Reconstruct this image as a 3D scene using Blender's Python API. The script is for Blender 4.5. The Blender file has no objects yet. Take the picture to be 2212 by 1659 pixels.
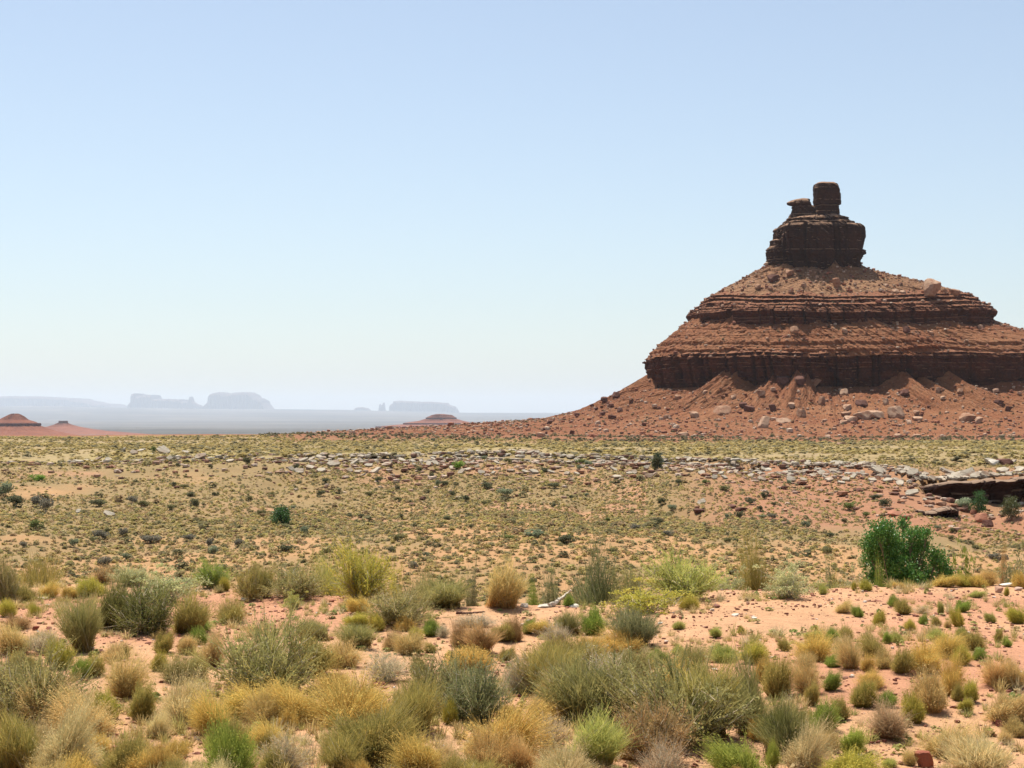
import bpy, math, random
import numpy as np
from mathutils import Vector
from mathutils.bvhtree import BVHTree

random.seed(7)
RNG = np.random.default_rng(7)
sc = bpy.context.scene
COL = sc.collection
R = math.radians

# ------------------------------------------------------------------ camera
F, CU, HZ, EYE = 3508.0, 1106.0, 896.0, 2.4        # focal length in px of a 2212 px wide frame, centre column, eye-level row
cam = bpy.data.cameras.new('camera')
cam.sensor_width = 36.0
cam.lens = 36.0 * F / 2212.0
cam.shift_y = (HZ - 829.5) / 2212.0
cam.clip_start = 0.1
cam.clip_end = 120000.0
cam_o = bpy.data.objects.new('camera', cam)
COL.objects.link(cam_o)
cam_o.location = (0, 0, EYE)
cam_o.rotation_euler = (R(90), 0, 0)
sc.camera = cam_o

# ------------------------------------------------------------------ sky, sun, exposure
SUN_EL, SUN_AZ = 66.0, -24.0                        # azimuth from +Y (into the picture), negative = to the left
world = bpy.data.worlds.new('World')
sc.world = world
world.use_nodes = True
nt = world.node_tree
bg = nt.nodes['Background']
sky = nt.nodes.new('ShaderNodeTexSky')
sky.sky_type = 'NISHITA'
sky.sun_disc = False
sky.sun_elevation = R(SUN_EL)
sky.sun_rotation = R(SUN_AZ)
sky.altitude = 0.0
sky.air_density = 1.0
sky.dust_density = 0.75
sky.ozone_density = 2.0
hsv = nt.nodes.new('ShaderNodeHueSaturation')          # paler, greyer summer sky
hsv.inputs['Saturation'].default_value = 0.78
nt.links.new(sky.outputs[0], hsv.inputs['Color'])
tone = nt.nodes.new('ShaderNodeMix')
tone.data_type = 'RGBA'
tone.blend_type = 'MULTIPLY'
tone.inputs[0].default_value = 1.0
tone.inputs[7].default_value = (0.95, 0.98, 0.985, 1)
nt.links.new(hsv.outputs[0], tone.inputs[6])
nt.links.new(tone.outputs[2], bg.inputs[0])
bg.inputs[1].default_value = 0.09
sun = bpy.data.lights.new('sun', 'SUN')
sun.energy = 5.0
sun.angle = R(0.53)
sun.color = (1.0, 0.955, 0.88)
sun_o = bpy.data.objects.new('sun', sun)
COL.objects.link(sun_o)
sv = Vector((math.sin(R(SUN_AZ)) * math.cos(R(SUN_EL)), math.cos(R(SUN_AZ)) * math.cos(R(SUN_EL)), math.sin(R(SUN_EL))))
sun_o.rotation_euler = sv.to_track_quat('Z', 'Y').to_euler()
sc.view_settings.view_transform = 'Standard'
sc.view_settings.look = 'None'
sc.view_settings.exposure = 0.6
sc.view_settings.gamma = 1.0
cy = sc.cycles
cy.use_denoising = True
cy.max_bounces = 5
cy.diffuse_bounces = 2
cy.glossy_bounces = 1
cy.transmission_bounces = 3
cy.transparent_max_bounces = 4
cy.volume_bounces = 1

# ------------------------------------------------------------------ noise
def _h(ix, iy, s):
    n = (ix.astype(np.int64) * 374761393 + iy.astype(np.int64) * 668265263 + s * 1442695041) & 0xFFFFFFFF
    n = ((n ^ (n >> 13)) * 1274126177) & 0xFFFFFFFF
    n = n ^ (n >> 16)
    return (n & 0xFFFFFF) / 16777215.0

def vn(x, y, s=0):
    x = np.asarray(x, float); y = np.asarray(y, float)
    x, y = np.broadcast_arrays(x, y)
    ix = np.floor(x); iy = np.floor(y)
    fx = x - ix; fy = y - iy
    fx = fx * fx * (3 - 2 * fx); fy = fy * fy * (3 - 2 * fy)
    a = _h(ix, iy, s); b = _h(ix + 1, iy, s); c = _h(ix, iy + 1, s); d = _h(ix + 1, iy + 1, s)
    return (a + (b - a) * fx) * (1 - fy) + (c + (d - c) * fx) * fy - 0.5

def fbm(x, y, s=0, o=4, g=0.5):
    t = 0; a = 1.0
    for k in range(o):
        t = t + a * vn(np.asarray(x) * 2 ** k, np.asarray(y) * 2 ** k, s + 17 * k)
        a *= g
    return t

def smooth(a, b, x):
    t = np.clip((np.asarray(x, float) - a) / (b - a), 0, 1)
    return t * t * (3 - 2 * t)

# ------------------------------------------------------------------ terrain height
def px_z(v, d):
    return EYE + (HZ - v) * d / F

UK = np.array([-700., 0., 600., 1106., 1500., 1900., 2212., 3000.])
DK = np.array([0., 30., 45., 62., 80., 100., 120., 140., 155., 166., 185., 225., 300., 420., 520., 800., 1500., 3000., 7000., 13000., 22000., 36000., 40000., 56000.])
ZK = np.array([   # one row per column of UK, one value per distance of DK (metres; terrace = 0)
    [-2.6, -2.6, -6.5, -6.8, -6.3, -5.7, -5.2, -4.5, -3.8, -3.2, -2.8, -2.4, -2.1, -2.8, -8, -20, -45, -58, -67, -98, -72, 210, 85, -18],
    [-2.6, -2.6, -6.5, -6.8, -6.3, -5.7, -5.2, -4.5, -3.8, -3.2, -2.8, -2.4, -2.1, -2.8, -8, -20, -45, -58, -67, -98, -72, 200, 80, -20],
    [-2.6, -2.6, -6.5, -6.9, -6.3, -5.9, -5.4, -4.6, -3.7, -3.0, -2.6, -2.3, -2.1, -2.6, -7, -18, -45, -58, -67, -98, -72, 126, 39, -34],
    [-2.6, -2.6, -6.5, -7.0, -6.3, -6.0, -5.5, -4.7, -3.6, -2.7, -2.2, -2.1, -2.3, -3.2, -5, -14, -45, -58, -67, -98, -72, 51, -1, -49],
    [-2.6, -2.6, -6.5, -7.0, -6.4, -6.1, -5.6, -4.8, -3.6, -2.7, -2.3, -2.2, -2.5, -3.6, -5, -5, -40, -58, -67, -98, -72, 23, -17, -55],
    [-2.6, -2.6, -6.5, -7.1, -6.6, -6.3, -5.9, -5.1, -3.9, -2.9, -2.6, -2.3, -2.5, -3.6, -5, -5, -40, -58, -67, -98, -72, 2, -28, -59],
    [-2.6, -2.6, -6.5, -7.2, -6.9, -6.8, -6.6, -6.0, -3.2, -2.9, -2.6, -2.3, -2.5, -3.6, -5, -5, -40, -58, -67, -98, -72, -4, -32, -60],
    [-2.6, -2.6, -6.5, -7.2, -6.9, -6.8, -6.6, -6.0, -3.2, -2.9, -2.6, -2.3, -2.5, -3.6, -5, -5, -40, -58, -67, -98, -72, -4, -32, -60]])

def edge_d(u):
    return np.interp(u, [-700, 0, 420, 860, 960, 1400, 1520, 1700, 2212, 3000], [24, 24, 23.6, 21.8, 20.6, 20.5, 22.8, 23.3, 23.6, 24])

def ledge_d(u):
    return np.interp(u, [0, 600, 1400, 1900, 2000, 2060, 2212, 3000], [176, 171, 168, 160, 154, 150, 147, 146])

def ground(x, y):
    x = np.asarray(x, float); y = np.asarray(y, float)
    r = np.hypot(x, y)
    az = np.arctan2(x, y)
    ca = np.clip(az, R(-28), R(28))
    u = CU + F * np.tan(ca)
    d = r * np.cos(np.minimum(np.abs(az), R(28)))
    u = np.clip(u, UK[0], UK[-1])
    cols = np.stack([np.interp(d, DK, ZK[k]) for k in range(len(UK))], 0)
    ki = np.clip(np.searchsorted(UK, u) - 1, 0, len(UK) - 2)
    t = (u - UK[ki]) / (UK[ki + 1] - UK[ki])
    t = t * t * (3 - 2 * t)
    z0 = np.take_along_axis(cols, ki[None], 0)[0]
    z1 = np.take_along_axis(cols, ki[None] + 1, 0)[0]
    z = z0 * (1 - t) + z1 * t
    # swales and bumps of the wash side, the bench and the far plain
    wm = smooth(45, 75, d) * (1 - smooth(190, 260, d))
    z = z + wm * (1.15 * fbm(x / 24, y / 26, 3, 3) + 0.22 * fbm(x / 4.5, y / 4.5, 5, 3))
    rill = np.abs(vn(x / 9 + 0.6 * fbm(x / 14, y / 20, 8, 2), y / 60, 9)) * 2
    z = z - wm * smooth(100, 130, d) * (1 - smooth(160, 170, d)) * 0.7 * (1 - smooth(0.0, 0.35, rill))
    bm = smooth(180, 240, d) * (1 - smooth(900, 1500, d))
    z = z + bm * (0.5 * fbm(x / 40, y / 40, 11, 3) + 0.12 * fbm(x / 5, y / 5, 12, 2))
    fm = smooth(1500, 4000, d)
    z = z + fm * 9 * fbm(x / 900, y / 900, 13, 4)
    # low ledge that carries the line of pale slabs; a small cliff at its right-hand end
    cl = smooth(1980, 2015, u)
    ld = ledge_d(u) + 3.0 * fbm(x / 12, y * 0 + 1.7, 14, 3) * (1 - cl) + 1.9 * cl
    hs = np.interp(u, [0, 300, 700, 1900, 1985, 2030, 2212, 3000], [0.1, 0.25, 0.45, 0.5, 0.6, 0.0, 0.0, 0.0])
    z = z + wm * hs * (smooth(-0.4, 0.4, d - ld) - smooth(0, 14, d - ld))
    base = -5.6 + 0.35 * fbm(x / 5, y / 5, 15, 3)
    top = np.interp(u, [2000, 2118, 2178, 2240, 3000], [-3.9, -3.5, -3.25, -2.95, -2.8]) + 0.15 * fbm(x / 4, y / 4, 16, 2)
    zc = np.where(d < ld, base, top)
    kk = cl * smooth(-9, -2.5, d - ld) * (1 - smooth(3, 16, d - ld))
    z = z * (1 - kk) + zc * kk
    # rocky spur coming down in front of the little cliff
    sx = (x - 40.5) ; sy = (y - 136)
    al = sx * 0.55 - sy * 0.83; ac = sx * 0.83 + sy * 0.55
    z = z + 0.85 * np.exp(-(ac / 2.2) ** 2) * smooth(-4, 0, al) * (1 - smooth(10, 22, al)) * (d > 60)
    # terrace that the camera stands on
    e = edge_d(u) + 0.9 * fbm(x / 2.5, y / 2.5, 18, 3)
    zt = 0.16 * fbm(x / 4, y / 4, 20, 3) + 0.035 * fbm(x / 0.6, y / 0.6, 21, 3)
    tm = 1 - smooth(-0.5, 2.6, d - e)
    return z * (1 - tm) + zt * tm

def hit_ground(u, v, dmax=1500.0):
    sx, sz = (u - CU) / F, (HZ - v) / F
    dd = 6.0 * 1.012 ** np.arange(480)
    dd = dd[dd < dmax]
    k = np.nonzero(EYE + sz * dd <= ground(sx * dd, dd))[0]
    if len(k) == 0:
        return None
    hi = dd[k[0]]; lo = hi / 1.012
    fine = np.linspace(lo, hi, 24)
    g = ground(sx * fine, fine)
    q = np.nonzero(EYE + sz * fine <= g)[0]
    q = q[0] if len(q) else -1
    return Vector((sx * fine[q], fine[q], g[q]))

# ------------------------------------------------------------------ node helpers
def mat(name):
    m = bpy.data.materials.new(name)
    m.use_nodes = True
    t = m.node_tree
    b = t.nodes['Principled BSDF']
    b.inputs['Specular IOR Level'].default_value = 0.15
    b.inputs['Roughness'].default_value = 0.9
    return m, t, b

def N(t, kind, **kw):
    n = t.nodes.new(kind)
    for k, v in kw.items():
        setattr(n, k, v)
    return n

def mixc(t, a, b, f, mode='MIX'):
    n = t.nodes.new('ShaderNodeMix')
    n.data_type = 'RGBA'
    n.blend_type = mode
    for val, sock in ((f, n.inputs[0]), (a, n.inputs[6]), (b, n.inputs[7])):
        if isinstance(val, (int, float)):
            sock.default_value = val
        elif isinstance(val, tuple):
            sock.default_value = (*val, 1)
        else:
            t.links.new(val, sock)
    return n.outputs[2]

def noise(t, scale, detail=4, rough=0.55, vec=None, dist=0.0):
    n = t.nodes.new('ShaderNodeTexNoise')
    n.inputs['Scale'].default_value = scale
    n.inputs['Detail'].default_value = detail
    n.inputs['Roughness'].default_value = rough
    n.inputs['Distortion'].default_value = dist
    if vec is not None:
        t.links.new(vec, n.inputs['Vector'])
    return n.outputs['Fac']

def ramp(t, fac, stops):
    n = t.nodes.new('ShaderNodeValToRGB')
    e = n.color_ramp.elements
    while len(e) < len(stops):
        e.new(0.5)
    for q, (p, c) in zip(e, stops):
        q.position = p
        q.color = (c, c, c, 1) if isinstance(c, (int, float)) else (*c, 1)
    t.links.new(fac, n.inputs[0])
    return n.outputs[0]

def bump(t, b, h, strength, dist):
    n = t.nodes.new('ShaderNodeBump')
    n.inputs['Strength'].default_value = strength
    n.inputs['Distance'].default_value = dist
    t.links.new(h, n.inputs['Height'])
    t.links.new(n.outputs[0], b.inputs['Normal'])

def attr(t, name):
    return N(t, 'ShaderNodeAttribute', attribute_name=name)

def pos(t, scale=(1, 1, 1), obj=False):
    if obj:
        src = N(t, 'ShaderNodeTexCoord').outputs['Object']
    else:
        src = N(t, 'ShaderNodeNewGeometry').outputs['Position']
    m = N(t, 'ShaderNodeMapping')
    m.inputs['Scale'].default_value = scale
    t.links.new(src, m.inputs[0])
    return m.outputs[0]

# ------------------------------------------------------------------ materials
def ground_mat():
    m, t, b = mat('desert_ground')
    c = attr(t, 'Col').outputs['Color']
    p = pos(t)
    f1 = noise(t, 6.0, 6, 0.65, p)
    f2 = noise(t, 0.55, 5, 0.6, p)
    f3 = noise(t, 38.0, 4, 0.6, p)
    k1 = ramp(t, f1, [(0.3, 0.72), (0.5, 1.0), (0.75, 1.16)])
    k2 = ramp(t, f2, [(0.3, 0.84), (0.7, 1.12)])
    k3 = ramp(t, f3, [(0.33, 0.74), (0.5, 1.0), (0.7, 1.12)])
    c = mixc(t, c, k1, 0.7, 'MULTIPLY')
    c = mixc(t, c, k2, 0.8, 'MULTIPLY')
    c = mixc(t, c, k3, 0.8, 'MULTIPLY')
    v = N(t, 'ShaderNodeTexVoronoi')
    v.inputs['Scale'].default_value = 21.0
    t.links.new(p, v.inputs['Vector'])
    dots = ramp(t, v.outputs['Distance'], [(0.10, 1.0), (0.22, 0.0)])
    gate = ramp(t, noise(t, 0.9, 3, 0.6, p), [(0.43, 0.0), (0.58, 1.0)])
    dm = mixc(t, dots, gate, 1.0, 'MULTIPLY')
    c = mixc(t, c, mixc(t, c, (0.42, 0.30, 0.26), 1.0, 'MULTIPLY'), dm)
    t.links.new(c, b.inputs['Base Color'])
    h = mixc(t, f3, f1, 0.5)
    bump(t, b, h, 0.55, 0.05)
    return m

def rock_mat(name, c0, c1, cdark, band=0.9, bscale=1.0, patch=0.5, top=None):
    """layered sandstone: colour bands follow height, stained patches, crumbly grain; level tops take a paler colour (top)"""
    m, t, b = mat(name)
    pz = pos(t, (0.02 * bscale, 0.02 * bscale, band * bscale))
    p = pos(t)
    fb = noise(t, 1.0, 6, 0.65, pz, 0.3)
    fp = noise(t, 0.22 * bscale, 5, 0.6, p)
    fg = noise(t, 1.6 * bscale, 5, 0.7, p)
    c = mixc(t, c0, c1, ramp(t, fb, [(0.35, 0.0), (0.65, 1.0)]))
    c = mixc(t, c, cdark, ramp(t, fp, [(0.42, 0.0), (0.7, patch)]))
    c = mixc(t, c, ramp(t, fg, [(0.3, 0.7), (0.5, 1.0), (0.7, 1.25)]), 0.9, 'MULTIPLY')
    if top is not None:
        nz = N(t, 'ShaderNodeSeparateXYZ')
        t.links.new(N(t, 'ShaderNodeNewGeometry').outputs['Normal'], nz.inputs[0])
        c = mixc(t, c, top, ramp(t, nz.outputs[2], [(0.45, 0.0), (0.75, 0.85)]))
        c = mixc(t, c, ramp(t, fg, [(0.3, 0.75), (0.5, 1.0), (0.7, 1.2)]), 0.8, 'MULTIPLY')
    t.links.new(c, b.inputs['Base Color'])
    h = mixc(t, fg, fb, 0.4)
    bump(t, b, h, 0.8, 0.7 / bscale)
    return m

def slope_mat(name, c0, c1, cpale):
    m, t, b = mat(name)
    p = pos(t)
    f1 = noise(t, 0.06, 5, 0.6, p)
    f2 = noise(t, 0.9, 5, 0.7, p)
    f3 = noise(t, 0.25, 4, 0.65, p)
    c = mixc(t, c0, c1, ramp(t, f1, [(0.38, 0.0), (0.62, 1.0)]))
    c = mixc(t, c, ramp(t, f2, [(0.3, 0.6), (0.5, 1.0), (0.7, 1.3)]), 0.9, 'MULTIPLY')
    c = mixc(t, c, cpale, ramp(t, f3, [(0.55, 0.0), (0.75, 0.5)]))
    v = N(t, 'ShaderNodeTexVoronoi')
    v.inputs['Scale'].default_value = 0.7
    t.links.new(p, v.inputs['Vector'])
    c = mixc(t, c, (0.10, 0.055, 0.035), ramp(t, v.outputs['Distance'], [(0.14, 0.55), (0.26, 0.0)]))
    t.links.new(c, b.inputs['Base Color'])
    bump(t, b, f2, 0.9, 0.8)
    return m

def plant_mat(name, trans=0.3, gloss=False):
    """one plant material; each plant's own colour is the object's colour. Col attribute: r = along the stem, g = random, b = woody"""
    m, t, b = mat(name)
    oi = N(t, 'ShaderNodeObjectInfo')
    a = N(t, 'ShaderNodeSeparateColor')
    t.links.new(attr(t, 'Col').outputs['Color'], a.inputs[0])
    r_, g_, w_ = a.outputs
    tint = oi.outputs['Color']
    var = ramp(t, g_, [(0.0, (0.62, 0.68, 0.6)), (0.5, (1.0, 1.0, 1.0)), (1.0, (1.38, 1.27, 1.15))])
    tip = mixc(t, tint, var, 1.0, 'MULTIPLY')
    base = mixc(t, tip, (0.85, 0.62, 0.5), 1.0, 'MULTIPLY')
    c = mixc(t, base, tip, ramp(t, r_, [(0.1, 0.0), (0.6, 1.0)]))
    gold = mixc(t, (0.50, 0.37, 0.12), var, 1.0, 'MULTIPLY')
    gm = N(t, 'ShaderNodeMath', operation='MULTIPLY')
    t.links.new(ramp(t, r_, [(0.72, 0.0), (0.95, 1.0)]), gm.inputs[0])
    inv = N(t, 'ShaderNodeMath', operation='SUBTRACT')
    inv.inputs[0].default_value = 1.0
    t.links.new(oi.outputs['Alpha'], inv.inputs[1])
    t.links.new(inv.outputs[0], gm.inputs[1])
    c = mixc(t, c, gold, gm.outputs[0])
    wood = mixc(t, (0.52, 0.46, 0.34), var, 1.0, 'MULTIPLY')
    c = mixc(t, c, wood, w_)
    out = t.nodes['Material Output']
    t.links.new(c, b.inputs['Base Color'])
    if gloss:
        b.inputs['Roughness'].default_value = 0.42
        b.inputs['Specular IOR Level'].default_value = 0.3
    tr = N(t, 'ShaderNodeBsdfTranslucent')
    t.links.new(c, tr.inputs[0])
    mx = N(t, 'ShaderNodeMixShader')
    mx.inputs[0].default_value = trans
    t.links.new(b.outputs[0], mx.inputs[1])
    t.links.new(tr.outputs[0], mx.inputs[2])
    t.links.new(mx.outputs[0], out.inputs['Surface'])
    return m

def col_mat(name, trans=0.0, rough=0.9, grain=0.0):
    """colour straight from the mesh's Col attribute (merged ground cover and rubble)"""
    m, t, b = mat(name)
    c = attr(t, 'Col').outputs['Color']
    if grain:
        c = mixc(t, c, ramp(t, noise(t, grain, 4, 0.6, pos(t)), [(0.3, 0.7), (0.7, 1.25)]), 0.9, 'MULTIPLY')
    t.links.new(c, b.inputs['Base Color'])
    if trans:
        tr = N(t, 'ShaderNodeBsdfTranslucent')
        t.links.new(c, tr.inputs[0])
        mx = N(t, 'ShaderNodeMixShader')
        mx.inputs[0].default_value = trans
        t.links.new(b.outputs[0], mx.inputs[1])
        t.links.new(tr.outputs[0], mx.inputs[2])
        t.links.new(mx.outputs[0], t.nodes['Material Output'].inputs['Surface'])
    return m

def stone_mat(name, scale=1.5):
    """loose stone; colour = the object's colour"""
    m, t, b = mat(name)
    oi = N(t, 'ShaderNodeObjectInfo')
    p = pos(t)
    f = noise(t, scale, 6, 0.65, p)
    f2 = noise(t, scale * 0.35, 4, 0.6, p)
    c = mixc(t, oi.outputs['Color'], ramp(t, f, [(0.3, 0.72), (0.5, 1.0), (0.72, 1.2)]), 0.9, 'MULTIPLY')
    c = mixc(t, c, mixc(t, c, (0.62, 0.42, 0.34), 1.0, 'MULTIPLY'), ramp(t, f2, [(0.48, 0.0), (0.66, 0.8)]))
    t.links.new(c, b.inputs['Base Color'])
    bump(t, b, f, 0.6, 0.12)
    return m

M_GROUND = ground_mat()
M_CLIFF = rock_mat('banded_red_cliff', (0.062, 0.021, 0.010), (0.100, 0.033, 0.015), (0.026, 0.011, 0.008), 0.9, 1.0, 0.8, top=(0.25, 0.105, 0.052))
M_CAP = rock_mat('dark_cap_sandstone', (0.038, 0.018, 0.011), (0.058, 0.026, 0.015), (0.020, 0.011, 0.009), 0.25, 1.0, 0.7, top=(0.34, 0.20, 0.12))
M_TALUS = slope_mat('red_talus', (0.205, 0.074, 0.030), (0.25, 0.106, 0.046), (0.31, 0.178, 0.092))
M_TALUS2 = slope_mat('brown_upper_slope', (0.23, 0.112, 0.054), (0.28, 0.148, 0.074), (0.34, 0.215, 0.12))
M_MOUND = rock_mat('red_mound_rock', (0.21, 0.07, 0.036), (0.26, 0.092, 0.048), (0.14, 0.05, 0.03), 0.35, 0.3, 0.6)
M_MOUND_CLIFF = rock_mat('maroon_mound_cliff', (0.10, 0.034, 0.030), (0.13, 0.045, 0.036), (0.07, 0.026, 0.026), 0.9, 0.4, 0.6)
M_FAR = rock_mat('far_mesa_rock', (0.085, 0.05, 0.04), (0.11, 0.065, 0.05), (0.06, 0.036, 0.03), 0.2, 0.05, 0.5)
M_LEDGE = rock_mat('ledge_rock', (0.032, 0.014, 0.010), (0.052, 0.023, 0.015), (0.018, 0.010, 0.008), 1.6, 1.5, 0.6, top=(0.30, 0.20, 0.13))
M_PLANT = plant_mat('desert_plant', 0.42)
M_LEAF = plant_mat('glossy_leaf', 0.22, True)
M_SCRUB = col_mat('scrub_cover', 0.48)
M_RUBBLE = col_mat('rubble_stone', 0.0, 0.9, 3.0)
M_STONE = stone_mat('loose_stone')
M_PEBBLE = col_mat('pebble_stone', 0.0, 0.9, 30.0)

# ------------------------------------------------------------------ mesh helpers
def mesh_np(name, V, Fq, material, col=None, flat=True):
    """V (n,3); Fq (m,3) or (m,4) faces; col (n,3) point colours"""
    V = np.asarray(V, np.float32); Fq = np.asarray(Fq, np.int32)
    me = bpy.data.meshes.new(name)
    k = Fq.shape[1]
    me.vertices.add(len(V)); me.vertices.foreach_set('co', V.ravel())
    me.loops.add(Fq.size); me.loops.foreach_set('vertex_index', Fq.ravel())
    me.polygons.add(len(Fq)); me.polygons.foreach_set('loop_start', np.arange(0, Fq.size, k, dtype=np.int32))
    if not flat:
        me.polygons.foreach_set('use_smooth', np.ones(len(Fq), bool))
    me.update(calc_edges=True)
    if flat:
        me.polygons.foreach_set('use_smooth', np.zeros(len(Fq), bool))
    if col is not None:
        a = me.color_attributes.new('Col', 'FLOAT_COLOR', 'POINT')
        c4 = np.ones((len(V), 4), np.float32); c4[:, :3] = col
        a.data.foreach_set('color', c4.ravel())
    me.materials.append(material)
    return me

def link(name, data, parent=None, loc=None):
    o = bpy.data.objects.new(name, data)
    COL.objects.link(o)
    if parent is not None:
        o.parent = parent
    if loc is not None:
        o.location = loc
    return o

def tag(o, label=None, cat=None, group=None, kind=None):
    if label: o['label'] = label
    if cat: o['category'] = cat
    if group: o['group'] = group
    if kind: o['kind'] = kind
    return o

def grid_faces(nr, nc, wrap=False):
    i = np.arange(nr - 1)[:, None]; j = np.arange(nc if wrap else nc - 1)[None, :]
    j2 = (j + 1) % nc
    a = i * nc + j; b = i * nc + j2; c = (i + 1) * nc + j2; d = (i + 1) * nc + j
    return np.stack([a, b, c, d], -1).reshape(-1, 4)

# ------------------------------------------------------------------ the ground, one sheet out to the horizon
def build_ground():
    az = np.concatenate([np.arange(-180, -24, 3.0), np.arange(-24, 24, 0.12), np.arange(24, 180, 3.0)])
    az = np.radians(az)
    rr = [2.0]
    while rr[-1] < 55000:
        r = rr[-1]
        rr.append(r * (1.010 if r < 450 else 1.02 if r < 2500 else 1.03))
    rr = np.array(rr)
    A, RR = np.meshgrid(az, rr)
    X = RR * np.sin(A); Y = RR * np.cos(A)
    Z = ground(X.ravel(), Y.ravel()).reshape(X.shape)
    d = RR * np.cos(np.minimum(np.abs(A), R(28)))
    u = CU + F * np.tan(np.clip(A, R(-28), R(28)))
    def mixn(c, c2, w):
        return c * (1 - w[..., None]) + np.array(c2) * w[..., None]
    C = np.zeros(X.shape + (3,)); C[:] = (0.47, 0.262, 0.135)
    n1 = fbm(X / 14, Y / 18, 30, 4); n2 = fbm(X / 45, Y / 45, 31, 3); n3 = fbm(X / 5, Y / 5, 32, 3)
    C = mixn(C, (0.43, 0.21, 0.115), smooth(-0.1, 0.35, fbm(X / 3, Y / 3, 36, 4)) * (d < 45))
    mid = smooth(50, 70, d)
    C = mixn(C, (0.39, 0.215, 0.095), mid)
    C = mixn(C, (0.245, 0.165, 0.070), mid * smooth(-0.25, 0.25, n1 + n3 * 0.5 + 0.55 * smooth(95, 130, d) - 0.12))
    redp = smooth(1380, 1650, u) * smooth(112, 128, d) * (1 - smooth(163, 170, d)) * smooth(-0.35, 0.1, n1 + 0.2)
    C = mixn(C, (0.31, 0.148, 0.078), redp)
    redc = smooth(118, 135, d) * (1 - smooth(160, 168, d)) * smooth(0.0, 0.35, n1) * (u < 1400)
    C = mixn(C, (0.40, 0.20, 0.11), redc * 0.8)
    bench = smooth(162, 176, d)
    C = mixn(C, (0.28, 0.20, 0.092), bench)
    C = mixn(C, (0.30, 0.225, 0.092), bench * smooth(-0.1, 0.3, n2))
    C = mixn(C, (0.30, 0.215, 0.115), bench * smooth(0.0, 0.3, n1) * 0.7)
    lim = np.interp(u, [0, 560, 640, 1106, 1600, 2212], [380, 330, 285, 262, 272, 300]) + 30 * n1 + 16 * n3
    red = smooth(-30, 30, d - lim)
    C = mixn(C, (0.23, 0.094, 0.040), red)
    far = smooth(1500, 3500, d)
    C = mixn(C, (0.085, 0.078, 0.066), far)
    C = mixn(C, (0.15, 0.125, 0.10), far * smooth(0.05, 0.3, fbm(X / 2600, Y / 420, 34, 4)))
    C = mixn(C, (0.055, 0.055, 0.05), far * smooth(0.1, 0.35, fbm(X / 1900, Y / 700, 35, 4)))
    V = np.stack([X, Y, Z], -1).reshape(-1, 3)
    Fq = grid_faces(len(rr), len(az), True)[:, ::-1]
    cv = np.array([[0, 0, float(ground(np.array([0.0]), np.array([0.1]))[0])]])
    me = mesh_np('ground', V, Fq, M_GROUND, C.reshape(-1, 3), flat=False)
    o = link('ground', me)
    tag(o, 'red desert ground falling to a wash and running out to a hazy plain', 'ground', kind='structure')
    return o
build_ground()

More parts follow.
